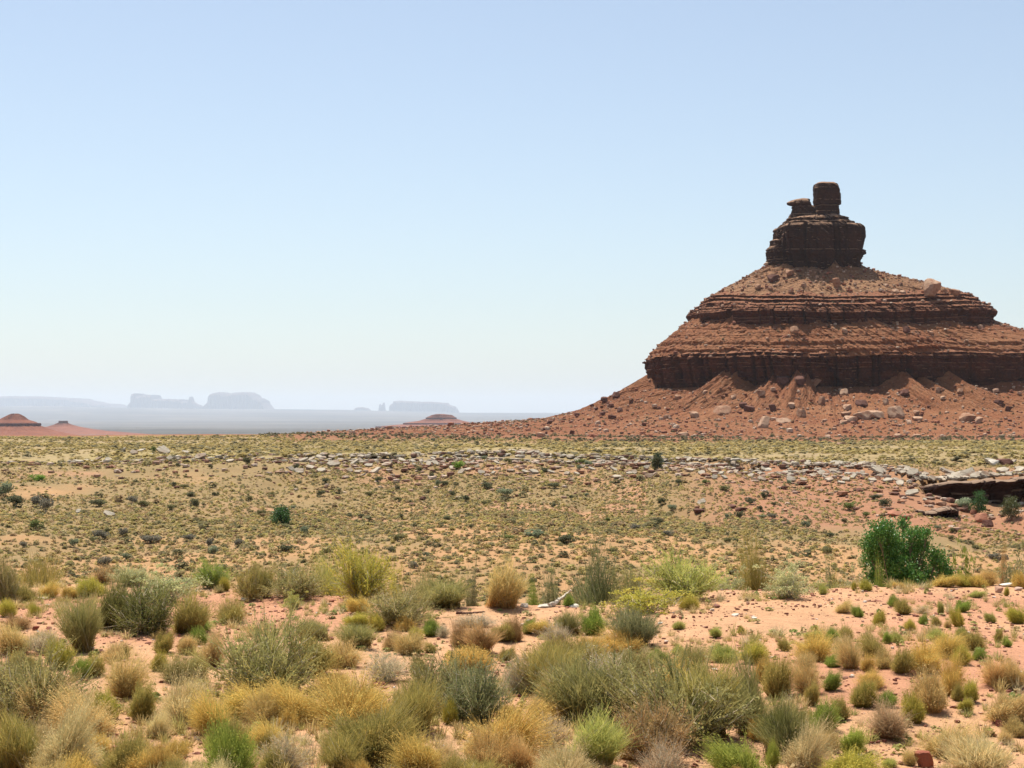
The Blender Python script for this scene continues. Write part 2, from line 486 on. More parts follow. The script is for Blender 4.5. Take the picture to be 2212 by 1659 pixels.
# ------------------------------------------------------------------ ring-stacked rock
BV, BF = [], []
def ring_part(name, cx, cy, levels, material, parent, na=900, p=2.4, dz=0.35, fl=1.0, flw=6.0, strata=0.5, st_h=1.3, grain=0.25, seed=0,
              topn=None, cap=True, collect=True, gully=0.0, wav=0.0, crack=0.0, dip=(0.0, 0.0), bay=0.0, blocky=0.7):
    """levels: (z, left, right, front, back) from the bottom up; every height is a closed ring in plan, radius from a superellipse,
    vertical flutes (fl, flw m wide), layered ins and outs (strata, st_h m thick) and grain; topn lifts the top edge along the angle"""
    L = np.array(levels, float)
    zs = [L[0, 0]]
    for a, b in zip(L[:-1], L[1:]):
        run = max(abs(b[0] - a[0]), 0.4 * np.max(np.abs(b[1:] - a[1:])))
        n = max(1, int(math.ceil(run / dz)))
        zs += list(np.linspace(0, 1, n + 1)[1:] + len(zs) * 0 if False else a[0] + (b[0] - a[0]) * np.linspace(0, 1, n + 1)[1:])
    # parametrise by arc so level runs get their own rings too
    par = [0.0]; idx = []
    for k, (a, b) in enumerate(zip(L[:-1], L[1:])):
        run = max(abs(b[0] - a[0]), 0.6 * np.max(np.abs(b[1:] - a[1:])))
        n = max(1, int(math.ceil(run / dz)))
        idx += [(k, q / n) for q in range(n)]
    idx.append((len(L) - 2, 1.0))
    kk = np.array([i for i, _ in idx]); tt = np.array([q for _, q in idx])[:, None]
    lev = L[kk] * (1 - tt) + L[kk + 1] * tt
    th = np.linspace(0, 2 * np.pi, na, endpoint=False)
    # denser angles on the side towards the camera
    th = th - 0.45 * np.sin(th + np.pi / 2 + np.pi) * 0 
    c, s = np.cos(th)[None], np.sin(th)[None]
    z = lev[:, 0:1]
    a = np.where(c > 0, lev[:, 2:3], lev[:, 1:2]); b = np.where(s < 0, lev[:, 3:4], lev[:, 4:5])
    r = 1.0 / ((np.abs(c) / a) ** p + (np.abs(s) / b) ** p) ** (1 / p)
    r0 = np.mean(r)
    arc = th[None] * r0 + z * 0
    # close the noise around the circle by sampling it on the circle itself
    nxs = np.cos(th)[None] * r0; nys = np.sin(th)[None] * r0
    f = fl * (fbm(nxs / flw + 31 + z * 0.02, nys / flw + seed, seed, 4) * 1.5)
    f = f + fl * 0.5 * (0.5 - np.abs(vn(nxs / (flw * 0.35) + z * 0.03, nys / (flw * 0.35), seed + 3)) * 2)
    if gully:
        w = (z - L[0, 0]) / (L[-1, 0] - L[0, 0])
        f = f + gully * np.sin(np.pi * np.clip(w, 0, 1)) * (np.abs(vn(nxs / (flw * 0.8), nys / (flw * 0.8), seed + 9)) * 2 - 0.4)
    zz = z + 0.35 * fbm(nxs / 12, nys / 12, seed + 5, 2)
    lay = np.floor(zz / st_h + 0.35 * np.sin(zz * 1.7))
    st = strata * (_h(lay, lay * 0 + 3, seed + 6) - 0.5) * 2 * (0.55 + 0.9 * (vn(nxs / 9 + lay * 7.3, nys / 9, seed + 7) + 0.5))
    thin = strata * 0.5 * (_h(np.floor(zz / (st_h * 0.33)), lay * 0 + 5, seed + 8) - 0.5)
    f = f + bay * np.sin(th)[None] ** 2 * (fbm(np.cos(th)[None] * 2.3 + 3.1, np.sin(th)[None] * 2.3 + 0.7, 777, 3) * 2 + 0.25)
    if crack:
        cv = np.abs(vn(nxs / (flw * 0.55) + 0.25 * lay * 0.2, nys / (flw * 0.55), seed + 31))
        f = f - crack * (1 - smooth(0.0, 0.07, cv))
        blk = _h(np.floor(nxs / (flw * 0.5) + 0.4 * lay), np.floor(nys / (flw * 0.5)), seed + 33) - 0.5
        f = f + crack * blocky * blk
    g = grain * fbm(nxs / 1.3 + z * 0.9, nys / 1.3 + z * 0.4, seed + 11, 3) * 2
    steep = 1.0
    rr = r + f + (st + thin) * steep + g
    rr = np.maximum(rr, 0.05)
    Zf = z + 0 * th[None]
    wz = (z - L[0, 0]) / (L[-1, 0] - L[0, 0])
    if topn is not None:
        Zf = Zf + topn(th)[None] * np.clip(wz * 2.6 - 1.6, 0, 1)
    Zf = Zf - (dip[0] * (1 - wz) + dip[1] * wz) * np.clip(-s, 0, 1) ** 1.5
    if wav:
        Zf = Zf + wav * 2 * fbm(nxs / 22 + z / 9, nys / 22, seed + 21, 4)
    Zf = Zf + grain * 0.5 * fbm(nxs / 1.1, nys / 1.1 + z, seed + 13, 2)
    X = cx + rr * c; Y = cy + rr * s
    V = np.stack([X, Y, Zf], -1).reshape(-1, 3)
    Fq = grid_faces(len(lev), na, True)
    if cap:
        V = np.vstack([V, [[cx, cy, Zf[-1].mean() + 0.2]]])
        last = (len(lev) - 1) * na
        j = np.arange(na)
        Fc = np.stack([last + j, last + (j + 1) % na, np.full(na, len(V) - 1), np.full(na, len(V) - 1)], -1)
        me = bpy.data.meshes.new(name)
        faces3 = Fc[:, :3]
        # triangles and quads: split quads so that one array holds all
        T = np.vstack([Fq[:, [0, 1, 2]], Fq[:, [0, 2, 3]], faces3])
    else:
        T = np.vstack([Fq[:, [0, 1, 2]], Fq[:, [0, 2, 3]]])
    me = mesh_np(name, V - np.array([[0, 0, 0]]), T, material, None, flat=True)
    o = link(name, me, parent)
    if parent is not None:
        o.matrix_parent_inverse = parent.matrix_world.inverted()
    if collect:
        off = sum(len(x) for x in BV)
        BV.append(V); BF.append(T + off)
    return o

def empty(name, loc):
    o = bpy.data.objects.new(name, None)
    COL.objects.link(o)
    o.location = loc
    o.empty_display_size = 0.5
    return o

# the big butte -----------------------------------------------------------------
BD = 600.0
MP = BD / F
BX = (1770 - CU) * MP
BY = BD
def bz(v): return EYE + (HZ - v) * MP
butte = empty('sandstone_butte', (0, 0, 0))
tag(butte, 'tall red sandstone butte with stepped ledges, dark cap and square pinnacle', 'butte')

def tents(th, amp, n, seed):
    r_ = np.random.default_rng(seed)
    out = np.zeros_like(th)
    for _ in range(n):
        c0 = r_.uniform(0, 2 * np.pi); w = r_.uniform(0.06, 0.17); h = amp * r_.uniform(0.4, 1.0)
        dd = np.abs((th - c0 + np.pi) % (2 * np.pi) - np.pi)
        out = np.maximum(out, h * np.clip(1 - dd / w, 0, 1))
    return out

tal = [(-12, 330, 420, 561, 200), (-6.2, 215, 290, 175, 180), (-4.8, 195, 250, 150, 150), (-1.4, 132, 172, 108, 120), (0.9, 100, 143, 88, 100), (4.3, 86, 127, 73, 90),
       (9.0, 74, 112, 61, 76), (12.0, 66, 103, 53, 67), (13.6, 61, 97, 49, 64)]
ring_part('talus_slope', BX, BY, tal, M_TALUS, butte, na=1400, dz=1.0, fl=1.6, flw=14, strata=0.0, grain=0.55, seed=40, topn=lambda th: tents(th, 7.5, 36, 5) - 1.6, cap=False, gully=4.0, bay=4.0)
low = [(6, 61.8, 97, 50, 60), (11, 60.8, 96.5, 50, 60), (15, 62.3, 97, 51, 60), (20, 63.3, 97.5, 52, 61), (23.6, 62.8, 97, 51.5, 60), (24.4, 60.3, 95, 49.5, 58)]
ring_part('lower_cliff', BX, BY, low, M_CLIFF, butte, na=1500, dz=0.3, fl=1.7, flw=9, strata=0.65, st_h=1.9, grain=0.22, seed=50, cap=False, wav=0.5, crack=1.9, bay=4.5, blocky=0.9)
def steps(z0, a0, z1, a1, n, riser=0.55, seed=1):
    """a stepped slope between two levels: n small risers with treads between"""
    r_ = np.random.default_rng(seed)
    a0 = np.array(a0, float); a1 = np.array(a1, float)
    w = r_.uniform(0.6, 1.5, n); w = np.cumsum(w) / w.sum()
    out = []; zp, tp = z0, 0.0
    for q in w:
        zq = z0 + (z1 - z0) * q
        ap = a0 + (a1 - a0) * tp; aq = a0 + (a1 - a0) * q
        zr = zp + (zq - zp) * riser
        out.append((zr, *(ap + (aq - ap) * 0.06)))
        out.append((zq, *aq))
        zp, tp = zq, q
    return out
mid = [(22.5, 63.5, 97, 51.5, 60), (24.6, 61.0, 95.5, 50, 58)]
mid += steps(24.6, (61.0, 95.5, 50, 58), 29.4, (56.5, 86, 46, 53), 2, 0.42, 3)
mid += [(36.5, 46.2, 62, 37, 46), (38, 43.5, 58, 34, 43)]
ring_part('middle_slope', BX, BY, mid, M_TALUS, butte, na=1400, dz=0.42, fl=0.9, flw=9, strata=0.25, st_h=0.9, grain=0.5, seed=60, topn=lambda th: tents(th, 3.4, 30, 8) - 0.8, cap=False, gully=1.2, wav=0.7, dip=(0.0, 1.3), bay=4.5)
up = [(34.5, 46.4, 62.3, 38, 46), (37, 46.2, 62.5, 38, 46), (39.5, 46.8, 63.2, 38.8, 46), (41.0, 46.2, 62.4, 38, 46), (41.6, 44.6, 60.5, 36.5, 45)]
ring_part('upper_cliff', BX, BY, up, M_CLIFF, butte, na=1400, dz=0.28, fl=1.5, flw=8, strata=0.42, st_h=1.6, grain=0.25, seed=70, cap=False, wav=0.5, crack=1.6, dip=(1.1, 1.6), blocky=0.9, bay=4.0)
led = [(40.6, 45, 61.5, 37, 45)]
led += steps(41.4, (44.6, 60.5, 36.5, 44), 46.2, (39.3, 53.5, 30.5, 39), 3, 0.6, 6) + [(47.4, 37.5, 51, 28, 37)]
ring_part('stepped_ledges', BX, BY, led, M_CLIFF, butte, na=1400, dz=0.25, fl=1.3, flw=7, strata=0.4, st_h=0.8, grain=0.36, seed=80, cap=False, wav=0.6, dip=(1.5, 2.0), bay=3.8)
ups = [(45.4, 40.5, 55, 31.5, 40), (48.4, 35.6, 47.5, 27, 34), (52.5, 27.5, 31.5, 19, 26), (56.0, 22.5, 18.0, 14, 19), (58.2, 18, 12.5, 10.5, 14)]
ring_part('upper_slope', BX, BY, ups, M_TALUS2, butte, na=1200, dz=0.4, fl=0.7, flw=7, strata=0.0, grain=0.6, seed=90, topn=lambda th: tents(th, 2.5, 20, 9) - 0.8, cap=True, gully=0.9, dip=(2.0, 1.0), bay=2.0)
cp = [(52, 15.0, 12.6, 12, 12), (57.5, 14.8, 12.9, 12.3, 12), (60.4, 14.6, 13.2, 12.5, 12), (61.0, 15.2, 14.6, 13, 12), (66, 15.4, 15.4, 13.3, 12), (69.6, 15.1, 15.5, 13, 12), (71.4, 14.8, 14.6, 12.6, 12), (72.0, 14.2, 13.4, 12, 12)]
ring_part('cap_rock', BX, BY, cp, M_CAP, butte, na=800, p=4.6, dz=0.2, fl=1.0, flw=5.0, strata=0.34, st_h=2.6, grain=0.22, seed=100, cap=True, wav=0.3, crack=1.3, dip=(0.8, 0.0), blocky=1.9)
ct = [(71.2, 13.9, 12.4, 11.4, 11), (73.0, 13.6, 11.8, 10.8, 11), (73.3, 12.6, 10.4, 9.4, 10), (74.7, 12.0, 9.4, 8.8, 9), (75.0, 10.2, 7.8, 7.2, 7), (75.8, 9.0, 6.8, 5.8, 6)]
ring_part('upper_tier', BX, BY, ct, M_CAP, butte, na=600, p=3.4, dz=0.18, fl=1.1, flw=4.0, strata=0.45, st_h=1.2, grain=0.3, seed=105, cap=True, wav=0.35, crack=0.8, blocky=1.6)
bt = [(51, 4.6, 4, 4, 4), (56, 4.2, 4, 3.8, 4), (56.8, 3.4, 4, 3.2, 4), (58.5, 4.2, 4, 3.8, 4), (61.5, 4.4, 4, 3.9, 4), (63.6, 3.9, 4, 3.5, 4), (64.2, 2.8, 4, 3.2, 4), (66.4, 2.6, 4, 3.0, 4), (66.8, 1.4, 4, 2.4, 3.4), (69.0, 1.0, 3.4, 2.0, 3), (69.5, 0.4, 2.6, 1.0, 2)]
ring_part('side_buttress', BX - 15.4, BY - 4, bt, M_CAP, butte, na=260, p=3.4, dz=0.2, fl=0.7, flw=2.6, strata=0.35, st_h=1.7, grain=0.24, seed=107, cap=True)
sh = [(50, 6.0, 5, 5, 5), (53, 5.6, 5, 5, 5), (54.6, 5.2, 4.5, 4.6, 5), (55.0, 3.6, 4, 3.6, 4), (57.2, 2.6, 3.5, 2.6, 3), (58.5, 1.0, 2, 1.2, 1)]
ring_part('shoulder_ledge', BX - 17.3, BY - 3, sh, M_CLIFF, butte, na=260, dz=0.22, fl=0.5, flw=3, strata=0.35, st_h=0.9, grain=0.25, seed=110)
pb = [(73.2, 5.0, 4.6, 4.4, 4), (75.2, 4.9, 4.5, 4.3, 4), (77.5, 4.75, 4.5, 4.3, 4), (79.2, 4.45, 4.35, 4.2, 4), (79.45, 3.95, 3.9, 3.8, 3.6), (79.6, 3.95, 4.3, 3.8, 3.6), (79.8, 4.3, 5.0, 4.2, 4), (83, 4.45, 5.0, 4.3, 4), (86.4, 4.5, 4.3, 4.2, 4), (87.4, 4.2, 3.9, 3.8, 3.6), (88.0, 3.2, 2.6, 2.8, 2.6), (88.1, 1.2, 1, 1, 1)]
ring_part('pinnacle_block', (1784.5 - CU) * MP, BY - 1.0, pb, M_CAP, butte, na=320, p=5.0, dz=0.2, fl=0.36, flw=3.0, strata=0.12, st_h=1.6, grain=0.16, seed=120)
lb = [(72.5, 6.2, 5.5, 4.8, 4), (75, 5.0, 5.3, 4.4, 4), (76.5, 3.9, 5.4, 3.8, 3.4), (78.4, 3.5, 4.6, 3.2, 3), (79.4, 3.3, 3.4, 3.0, 3), (79.9, 5.2, 2.4, 3.2, 3), (80.6, 5.4, 2.2, 3.3, 3), (81.4, 4.2, 2.1, 2.9, 2.6), (82.0, 1.6, 1.9, 1.2, 1.2), (82.2, 0.4, 1.4, 0.5, 0.5)]
ring_part('side_block', (1734 - CU) * MP, BY - 0.5, lb, M_CAP, butte, na=240, p=3.2, dz=0.2, fl=0.75, flw=2.4, strata=0.2, st_h=0.8, grain=0.2, seed=130)

# two red mounds and a banded mesa in the middle distance, each its own thing ------
def mound(name, uc, d, levels, cliff_rows, label, seed, cat='hill', depth=0.8):
    root = empty(name, (0, 0, 0))
    tag(root, label, cat)
    mp = d / F
    x = (uc - CU) * mp
    lv = [(EYE + (HZ - v) * mp, l * mp, r * mp, 0.5 * (l + r) * depth * mp, 0.5 * (l + r) * depth * mp) for v, l, r in levels]
    lv = lv[::-1]
    cuts = [(EYE + (HZ - a) * mp, EYE + (HZ - b) * mp) for a, b in cliff_rows]     # (top z, bottom z)
    ring_part('slope', x, d, lv, M_MOUND, root, na=420, dz=1.6 * mp, fl=1.6 * mp, flw=14 * mp, strata=0.25 * mp, st_h=2.2 * mp, grain=0.5 * mp, seed=seed, collect=False, gully=1.4 * mp)
    Z = np.array([q[0] for q in lv]); Lr = np.array([q[1:] for q in lv])
    for k, (zt, zb) in enumerate(cuts):
        zm = 0.5 * (zt + zb)
        rad = [np.interp(zb, Z, Lr[:, i]) + 0.6 * mp for i in range(4)]
        rt = [np.interp(zt, Z, Lr[:, i]) - 2.0 * mp for i in range(4)]
        c = [(zb - 1.0 * mp, *rad), (zb, *rad), (zt - 0.3 * mp, *[q + 0.5 * mp for q in rad]), (zt, *[q * 0.98 for q in rad]), (zt + 0.1 * mp, *rt)]
        ring_part('cliff_band', x, d, c, M_MOUND_CLIFF, root, na=420, dz=0.7 * mp, fl=1.5 * mp, flw=9 * mp, strata=0.5 * mp, st_h=1.5 * mp, grain=0.3 * mp, seed=seed + 3 + k, collect=False, cap=False)
    return root
mound('red_mound', 33, 2900, [(893.5, 5, 5), (895, 11, 10), (899, 19, 17), (907, 34, 27), (911, 46, 40), (914.5, 54, 48), (920, 57, 52), (931, 92, 82), (938, 130, 116), (948, 190, 170), (985, 260, 240)],
      [(914, 919.5)], 'rounded red mound with a maroon cliff band at the far edge of the bench', 150, 'mound')
mound('red_mesa', 136.5, 5200, [(909, 8.0, 8.0), (909.4, 8.4, 8.6), (913, 8.8, 9), (914, 12, 10), (917, 18, 17), (921.5, 32, 33), (927, 70, 62), (931, 100, 92), (935, 150, 140), (941, 230, 210), (975, 340, 330)],
      [(909.2, 912.8)], 'small flat-capped red mesa with long skirts beside the rounded mound', 160, 'mesa')
mound('banded_mesa', 952, 5600, [(894.5, 8, 6), (896.5, 18, 24), (900, 25, 29), (902, 30, 33), (904.5, 31, 34), (909, 45, 48), (913.5, 78, 70), (916.5, 80, 74), (920.5, 128, 110), (924.5, 138, 120), (930, 175, 160), (945, 240, 240), (975, 320, 320)],
      [(902, 904.6), (914, 916.6), (921, 924.5)], 'low banded purple-red mesa in front of the hazy plain, left of the butte', 170, 'mesa', 0.5)

# far hazy mesas and spires -------------------------------------------------------
def far_rock(name, d, pts, label, cat, thick, seed, rim=0.66, rough=1.0):
    """pts: (column, row) skyline; it becomes a solid with flat top, cliff all round and a talus skirt, thick metres deep"""
    mp = d / F
    P = np.array(pts, float)
    nx = 260
    us = np.linspace(P[0, 0], P[-1, 0], nx)
    vs = np.interp(us, P[:, 0], P[:, 1])
    x = (us - CU) * mp; top = EYE + (HZ - vs) * mp
    top = top + rough * mp * 0.8 * vn(us / 1.3, us * 0 + seed, seed)
    zb = -160.0
    ts = np.array([-1.6, -1.35, -1.15, -1.0, -0.93, -0.92, -0.8, -0.5, 0, 0.5, 0.8, 0.92, 0.93, 1.0, 1.2, 1.6])
    sh = np.array([0.0, 0.12, 0.26, 0.42, 0.55, 0.9, 0.97, 1.0, 1.0, 1.0, 0.97, 0.9, 0.55, 0.42, 0.25, 0.0])
    fl = 1 + 0.16 * fbm(us[:, None] / 5.0, ts[None] * 0 + seed, seed + 2, 3)
    Y = d + ts[None] * thick * 1.6 * fl
    hz = np.maximum(top - zb, 1.0)[:, None]
    Z = zb + hz * sh[None] + 0 * Y
    X = np.broadcast_to(x[:, None], Y.shape)
    V = np.stack([X, Y, Z], -1).reshape(-1, 3)
    me = mesh_np(name, V, grid_faces(nx, len(ts))[:, ::-1], M_FAR, None, True)
    o = link(name, me)
    tag(o, label, cat, 'hazy mesas and spires on the horizon')
    return o
FD = 40000.0
far_rock('far_mesa', FD + 5000, [(-140, 884), (-120, 866), (0, 857.5), (40, 856.2), (105, 857), (140, 859.5), (177, 861), (180, 864), (205, 867), (218, 870.5), (224, 873.5), (232, 874), (246, 872), (252, 874.5), (258, 880), (262, 888)],
         'long low hazy mesa on the horizon behind the red mound', 'mesa', 850, 201)
far_rock('castle_mesa', FD, [(280, 892), (288, 879), (289.5, 872), (294, 867), (294.6, 850.5), (302.5, 850), (303, 858), (306, 856), (311, 856.5), (317, 852.6), (326, 853.5), (335, 854), (337.5, 853.4), (338.5, 862), (360, 862), (399, 863), (401, 867), (406, 870)],
         'hazy castle-like mesa with a square tower at its left end', 'mesa', 442, 202)
far_rock('twin_spire', FD - 100, [(403, 884), (406.5, 869), (407, 866.5), (410, 865), (411.6, 856.8), (412.8, 861), (414.6, 856.8), (416, 861), (416.8, 866), (420, 869.5), (428, 873.5), (436, 876.5), (445, 882), (450, 890)],
         'hazy pair of thin spires between the castle-like mesa and the broad butte', 'spire', 153, 203)
far_rock('broad_butte', FD - 200, [(440, 890), (450, 877), (460, 869), (462, 867), (463, 852.5), (468, 850), (479, 847.6), (487, 847.6), (496, 851.2), (504, 852), (515, 848), (530, 847.6), (545, 848), (553, 852), (557, 859), (566, 860.4), (573, 867), (573.8, 865), (575, 871), (580, 877), (587, 884), (592, 892)],
         'broad hazy butte with a dip in its flat top, tallest of the far row', 'butte', 561, 204)
far_rock('far_dome', FD + 300, [(758, 894), (765, 886), (769, 881.5), (776, 879.4), (785, 879.8), (795, 882), (800, 886), (804, 894)],
         'small low hazy dome left of the thin double tower', 'dome', 221, 205)
far_rock('far_tower', FD + 200, [(812, 896), (818, 887), (820, 873.5), (822.4, 872.6), (823.2, 876), (826, 874.5), (828, 870), (830.6, 869.2), (832, 884), (836, 889), (839, 896)],
         'thin hazy double tower standing alone on the horizon', 'spire', 102, 206)
far_rock('table_mesa', FD, [(838, 896), (845.5, 889), (846, 876), (848, 873), (853, 871), (853.6, 866.8), (866, 866), (890, 867), (913, 868), (940, 868.2), (955, 869.6), (968, 870.6), (969.6, 873.6), (977, 876), (984, 878), (985, 890), (990, 896)],
         'long flat-topped hazy table mesa above the banded red mesa', 'mesa', 561, 207)
far_rock('far_needle', FD - 50, [(985, 896), (987.2, 887), (988, 880), (989, 884), (991.6, 889), (994, 896)],
         'tiny hazy needle at the right end of the table mesa', 'spire', 42, 208)

bvh = BVHTree.FromPolygons([Vector(v) for v in np.vstack(BV)], [tuple(int(q) for q in f) for f in np.vstack(BF)])
CAMV = Vector((0, 0, EYE))
def hit(u, v):
    """point of the ground or the butte that is seen at column u, row v of the 2212 px frame"""
    dr = Vector(((u - CU) / F, 1.0, (HZ - v) / F)).normalized()
    g = hit_ground(u, v)
    b = bvh.ray_cast(CAMV, dr)
    if b[0] is not None and (g is None or b[0].y < g.y):
        return b[0]
    return g

def drop(x, y, g=None, zmax=200.0):
    """height of the ground or the butte under x, y"""
    if g is None:
        g = float(ground(np.array([x]), np.array([y]))[0])
    b = bvh.ray_cast(Vector((x, y, zmax)), Vector((0, 0, -1)))
    if b[0] is not None and b[0].z > g:
        return b[0].z, b[1]
    return g, Vector((0, 0, 1))

# ------------------------------------------------------------------ plant meshes (unit width 1, unit height 1, base at the origin)
def ribbons(P, w, rnd, wood=0.0, seedn=0):
    """P (n,k,3) stem centre lines -> thin tapering blades"""
    r_ = np.random.default_rng(seedn)
    n, k, _ = P.shape
    d = P[:, -1] - P[:, 0]
    a = r_.normal(size=(n, 3)); a[:, 2] *= 0.3
    side = np.cross(d, a)
    side /= np.linalg.norm(side, axis=1, keepdims=True) + 1e-9
    tp = np.linspace(1, 0.35, k)[None, :, None]
    off = side[:, None] * np.asarray(w).reshape(-1, 1, 1) * 0.5 * tp
    V = np.stack([P - off, P + off], 2)            # n,k,2,3
    base = np.arange(n)[:, None] * k * 2
    q = np.arange(k - 1)[None] * 2
    Fq = np.stack([base + q, base + q + 1, base + q + 3, base + q + 2], -1).reshape(-1, 4)
    t = np.broadcast_to(np.linspace(0, 1, k)[None, :, None], (n, k, 2))
    C = np.stack([t, np.broadcast_to(np.asarray(rnd)[:, None, None], t.shape), np.broadcast_to(np.asarray(wood).reshape(-1, 1, 1) if np.ndim(wood) else wood, t.shape)], -1)
    return V.reshape(-1, 3), Fq, C.reshape(-1, 3)

def leaves(P, size, rnd, t=1.0, seedn=0, up=0.4, long=1.0, wood=0.0):
    """P (n,3) -> single four-cornered leaves, diamond shaped, random facing"""
    r_ = np.random.default_rng(seedn)
    n = len(P)
    u = r_.normal(size=(n, 3)); u[:, 2] += up * 2
    u /= np.linalg.norm(u, axis=1, keepdims=True)
    v = np.cross(u, r_.normal(size=(n, 3)))
    v /= np.linalg.norm(v, axis=1, keepdims=True) + 1e-9
    s = (np.asarray(size) * r_.uniform(0.7, 1.3, n))[:, None]
    V = np.stack([P - u * s * 0.5 * long, P + v * s * 0.36, P + u * s * 0.5 * long, P - v * s * 0.36], 1)
    Fq = np.arange(n * 4).reshape(n, 4)
    C = np.ones((n, 4, 3)) * wood
    C[..., 0] = np.asarray(t).reshape(-1, 1) if np.ndim(t) else t
    C[..., 1] = np.asarray(rnd)[:, None]
    return V.reshape(-1, 3), Fq, C.reshape(-1, 3)

def tubes(P, rad, rnd, wood=1.0):
    """P (n,k,3), three-sided branches"""
    n, k, _ = P.shape
    d = P[:, -1] - P[:, 0]
    ref = np.tile(np.array([[0.3, 0.5, 0.2]]), (n, 1))
    a = np.cross(d, ref); a /= np.linalg.norm(a, axis=1, keepdims=True) + 1e-9
    b = np.cross(d, a); b /= np.linalg.norm(b, axis=1, keepdims=True) + 1e-9
    ph = np.arange(3) * 2 * np.pi / 3
    tp = np.linspace(1, 0.3, k)[None, :, None, None] * np.asarray(rad).reshape(-1, 1, 1, 1)
    V = P[:, :, None] + tp * (np.cos(ph)[None, None, :, None] * a[:, None, None] + np.sin(ph)[None, None, :, None] * b[:, None, None])
    base = np.arange(n)[:, None, None] * k * 3
    q = np.arange(k - 1)[None, :, None] * 3
    m = np.arange(3)[None, None]
    m2 = (m + 1) % 3
    Fq = np.stack([base + q + m, base + q + m2, base + q + 3 + m2, base + q + 3 + m], -1).reshape(-1, 4)
    C = np.zeros(V.shape); C[..., 0] = 0.5; C[..., 1] = np.asarray(rnd)[:, None, None]; C[..., 2] = wood
    return V.reshape(-1, 3), Fq, C.reshape(-1, 3)

def join(*parts):
    V, Fq, C, o = [], [], [], 0
    for v, f, c in parts:
        V.append(v); Fq.append(f + o); C.append(c); o += len(v)
    return np.vstack(V), np.vstack(Fq), np.vstack(C)

def jag(P, amp, r_):
    n, k, _ = P.shape
    P = P.copy()
    P[:, 1:-1] += r_.normal(size=(n, k - 2, 3)) * amp
    P[:, -1] += r_.normal(size=(n, 3)) * amp * 0.5
    return P

def dome_tips(n, r_, lo=0.72, hi=1.05, spread=78, bumps=0.16, seed=0, flat=1.0):
    ph = r_.uniform(0, 2 * np.pi, n)
    al = np.arccos(1 - r_.uniform(0, 1, n) * (1 - math.cos(R(spread))))
    rad = r_.uniform(lo, hi, n)
    lump = 1 + bumps * 2 * fbm(np.cos(ph) * np.sin(al) * 1.7 + 5, np.sin(ph) * np.sin(al) * 1.7 + np.cos(al), seed, 3)
    rad = rad * lump
    return np.stack([np.cos(ph) * np.sin(al) * 0.52 * rad, np.sin(ph) * np.sin(al) * 0.52 * rad, np.cos(al) ** flat * 1.0 * rad], -1), ph

def curve3(B, T, k=3, lift=0.16):
    s = np.linspace(0, 1, k)[None, :, None]
    M = B * 0.5 + T * 0.5
    M = M + (B - T) * np.array([0.12, 0.12, 0]) + np.array([0, 0, 1]) * np.abs(T[:, 2:3]) * lift
    return ((1 - s) ** 2) * B[:, None] + 2 * s * (1 - s) * M[:, None] + s * s * T[:, None]

def g_tuft(seed, n=2600):
    r_ = np.random.default_rng(seed)
    T, ph = dome_tips(n, r_, 0.6, 1.0, 84, 0.30, seed, 0.8)
    T *= np.where(r_.uniform(0, 1, n) < 0.1, 1.22, 1.0)[:, None]
    T[:, :2] += r_.normal(size=2) * 0.13 * T[:, 2:3]
    T[:, 2] = np.maximum(T[:, 2], 0.10)
    rb = r_.uniform(0, 0.15, n) ** 0.8
    B = np.stack([np.cos(ph) * rb, np.sin(ph) * rb, np.zeros(n) - 0.03], -1)
    P = jag(curve3(B, T, 4), 0.012, r_)
    rnd = r_.uniform(0, 1, n)
    a = ribbons(P, r_.uniform(0.006, 0.011, n), rnd, 0.0, seed)
    m = 2600
    i = r_.integers(0, n, m); s = r_.uniform(0.55, 1.0, m)[:, None]
    Q = P[i, 1] * (1 - s) + P[i, 3] * s + r_.normal(size=(m, 3)) * 0.02
    b = leaves(Q, 0.028, rnd[i], 0.55 + 0.45 * s[:, 0], seed + 1, 0.9, 1.5)
    return join(a, b)

def g_dry(seed, n=2700):
    r_ = np.random.default_rng(seed)
    T, ph = dome_tips(n, r_, 0.5, 1.08, 86, 0.36, seed, 0.75)
    T *= np.where(r_.uniform(0, 1, n) < 0.12, 1.25, 1.0)[:, None]
    T[:, :2] += r_.normal(size=2) * 0.16 * T[:, 2:3]
    T[:, 2] = np.maximum(T[:, 2], 0.06)
    ph2 = ph + r_.normal(size=n) * 0.5
    rb = r_.uniform(0, 0.22, n)
    B = np.stack([np.cos(ph2) * rb, np.sin(ph2) * rb, np.zeros(n) - 0.03], -1)
    P = jag(curve3(B, T, 4, 0.26), 0.022, r_)
    rnd = r_.uniform(0, 1, n)
    a = ribbons(P, r_.uniform(0.005, 0.009, n), rnd, 0.0, seed)
    m = 3400
    i = r_.integers(0, n, m); s = r_.uniform(0.6, 1.05, m)[:, None]
    Q = P[i, 1] * (1 - s) + P[i, 3] * s + r_.normal(size=(m, 3)) * 0.022
    b = leaves(Q, 0.022, rnd[i], 0.8, seed + 1, 0.3, 1.3)
    return join(a, b)

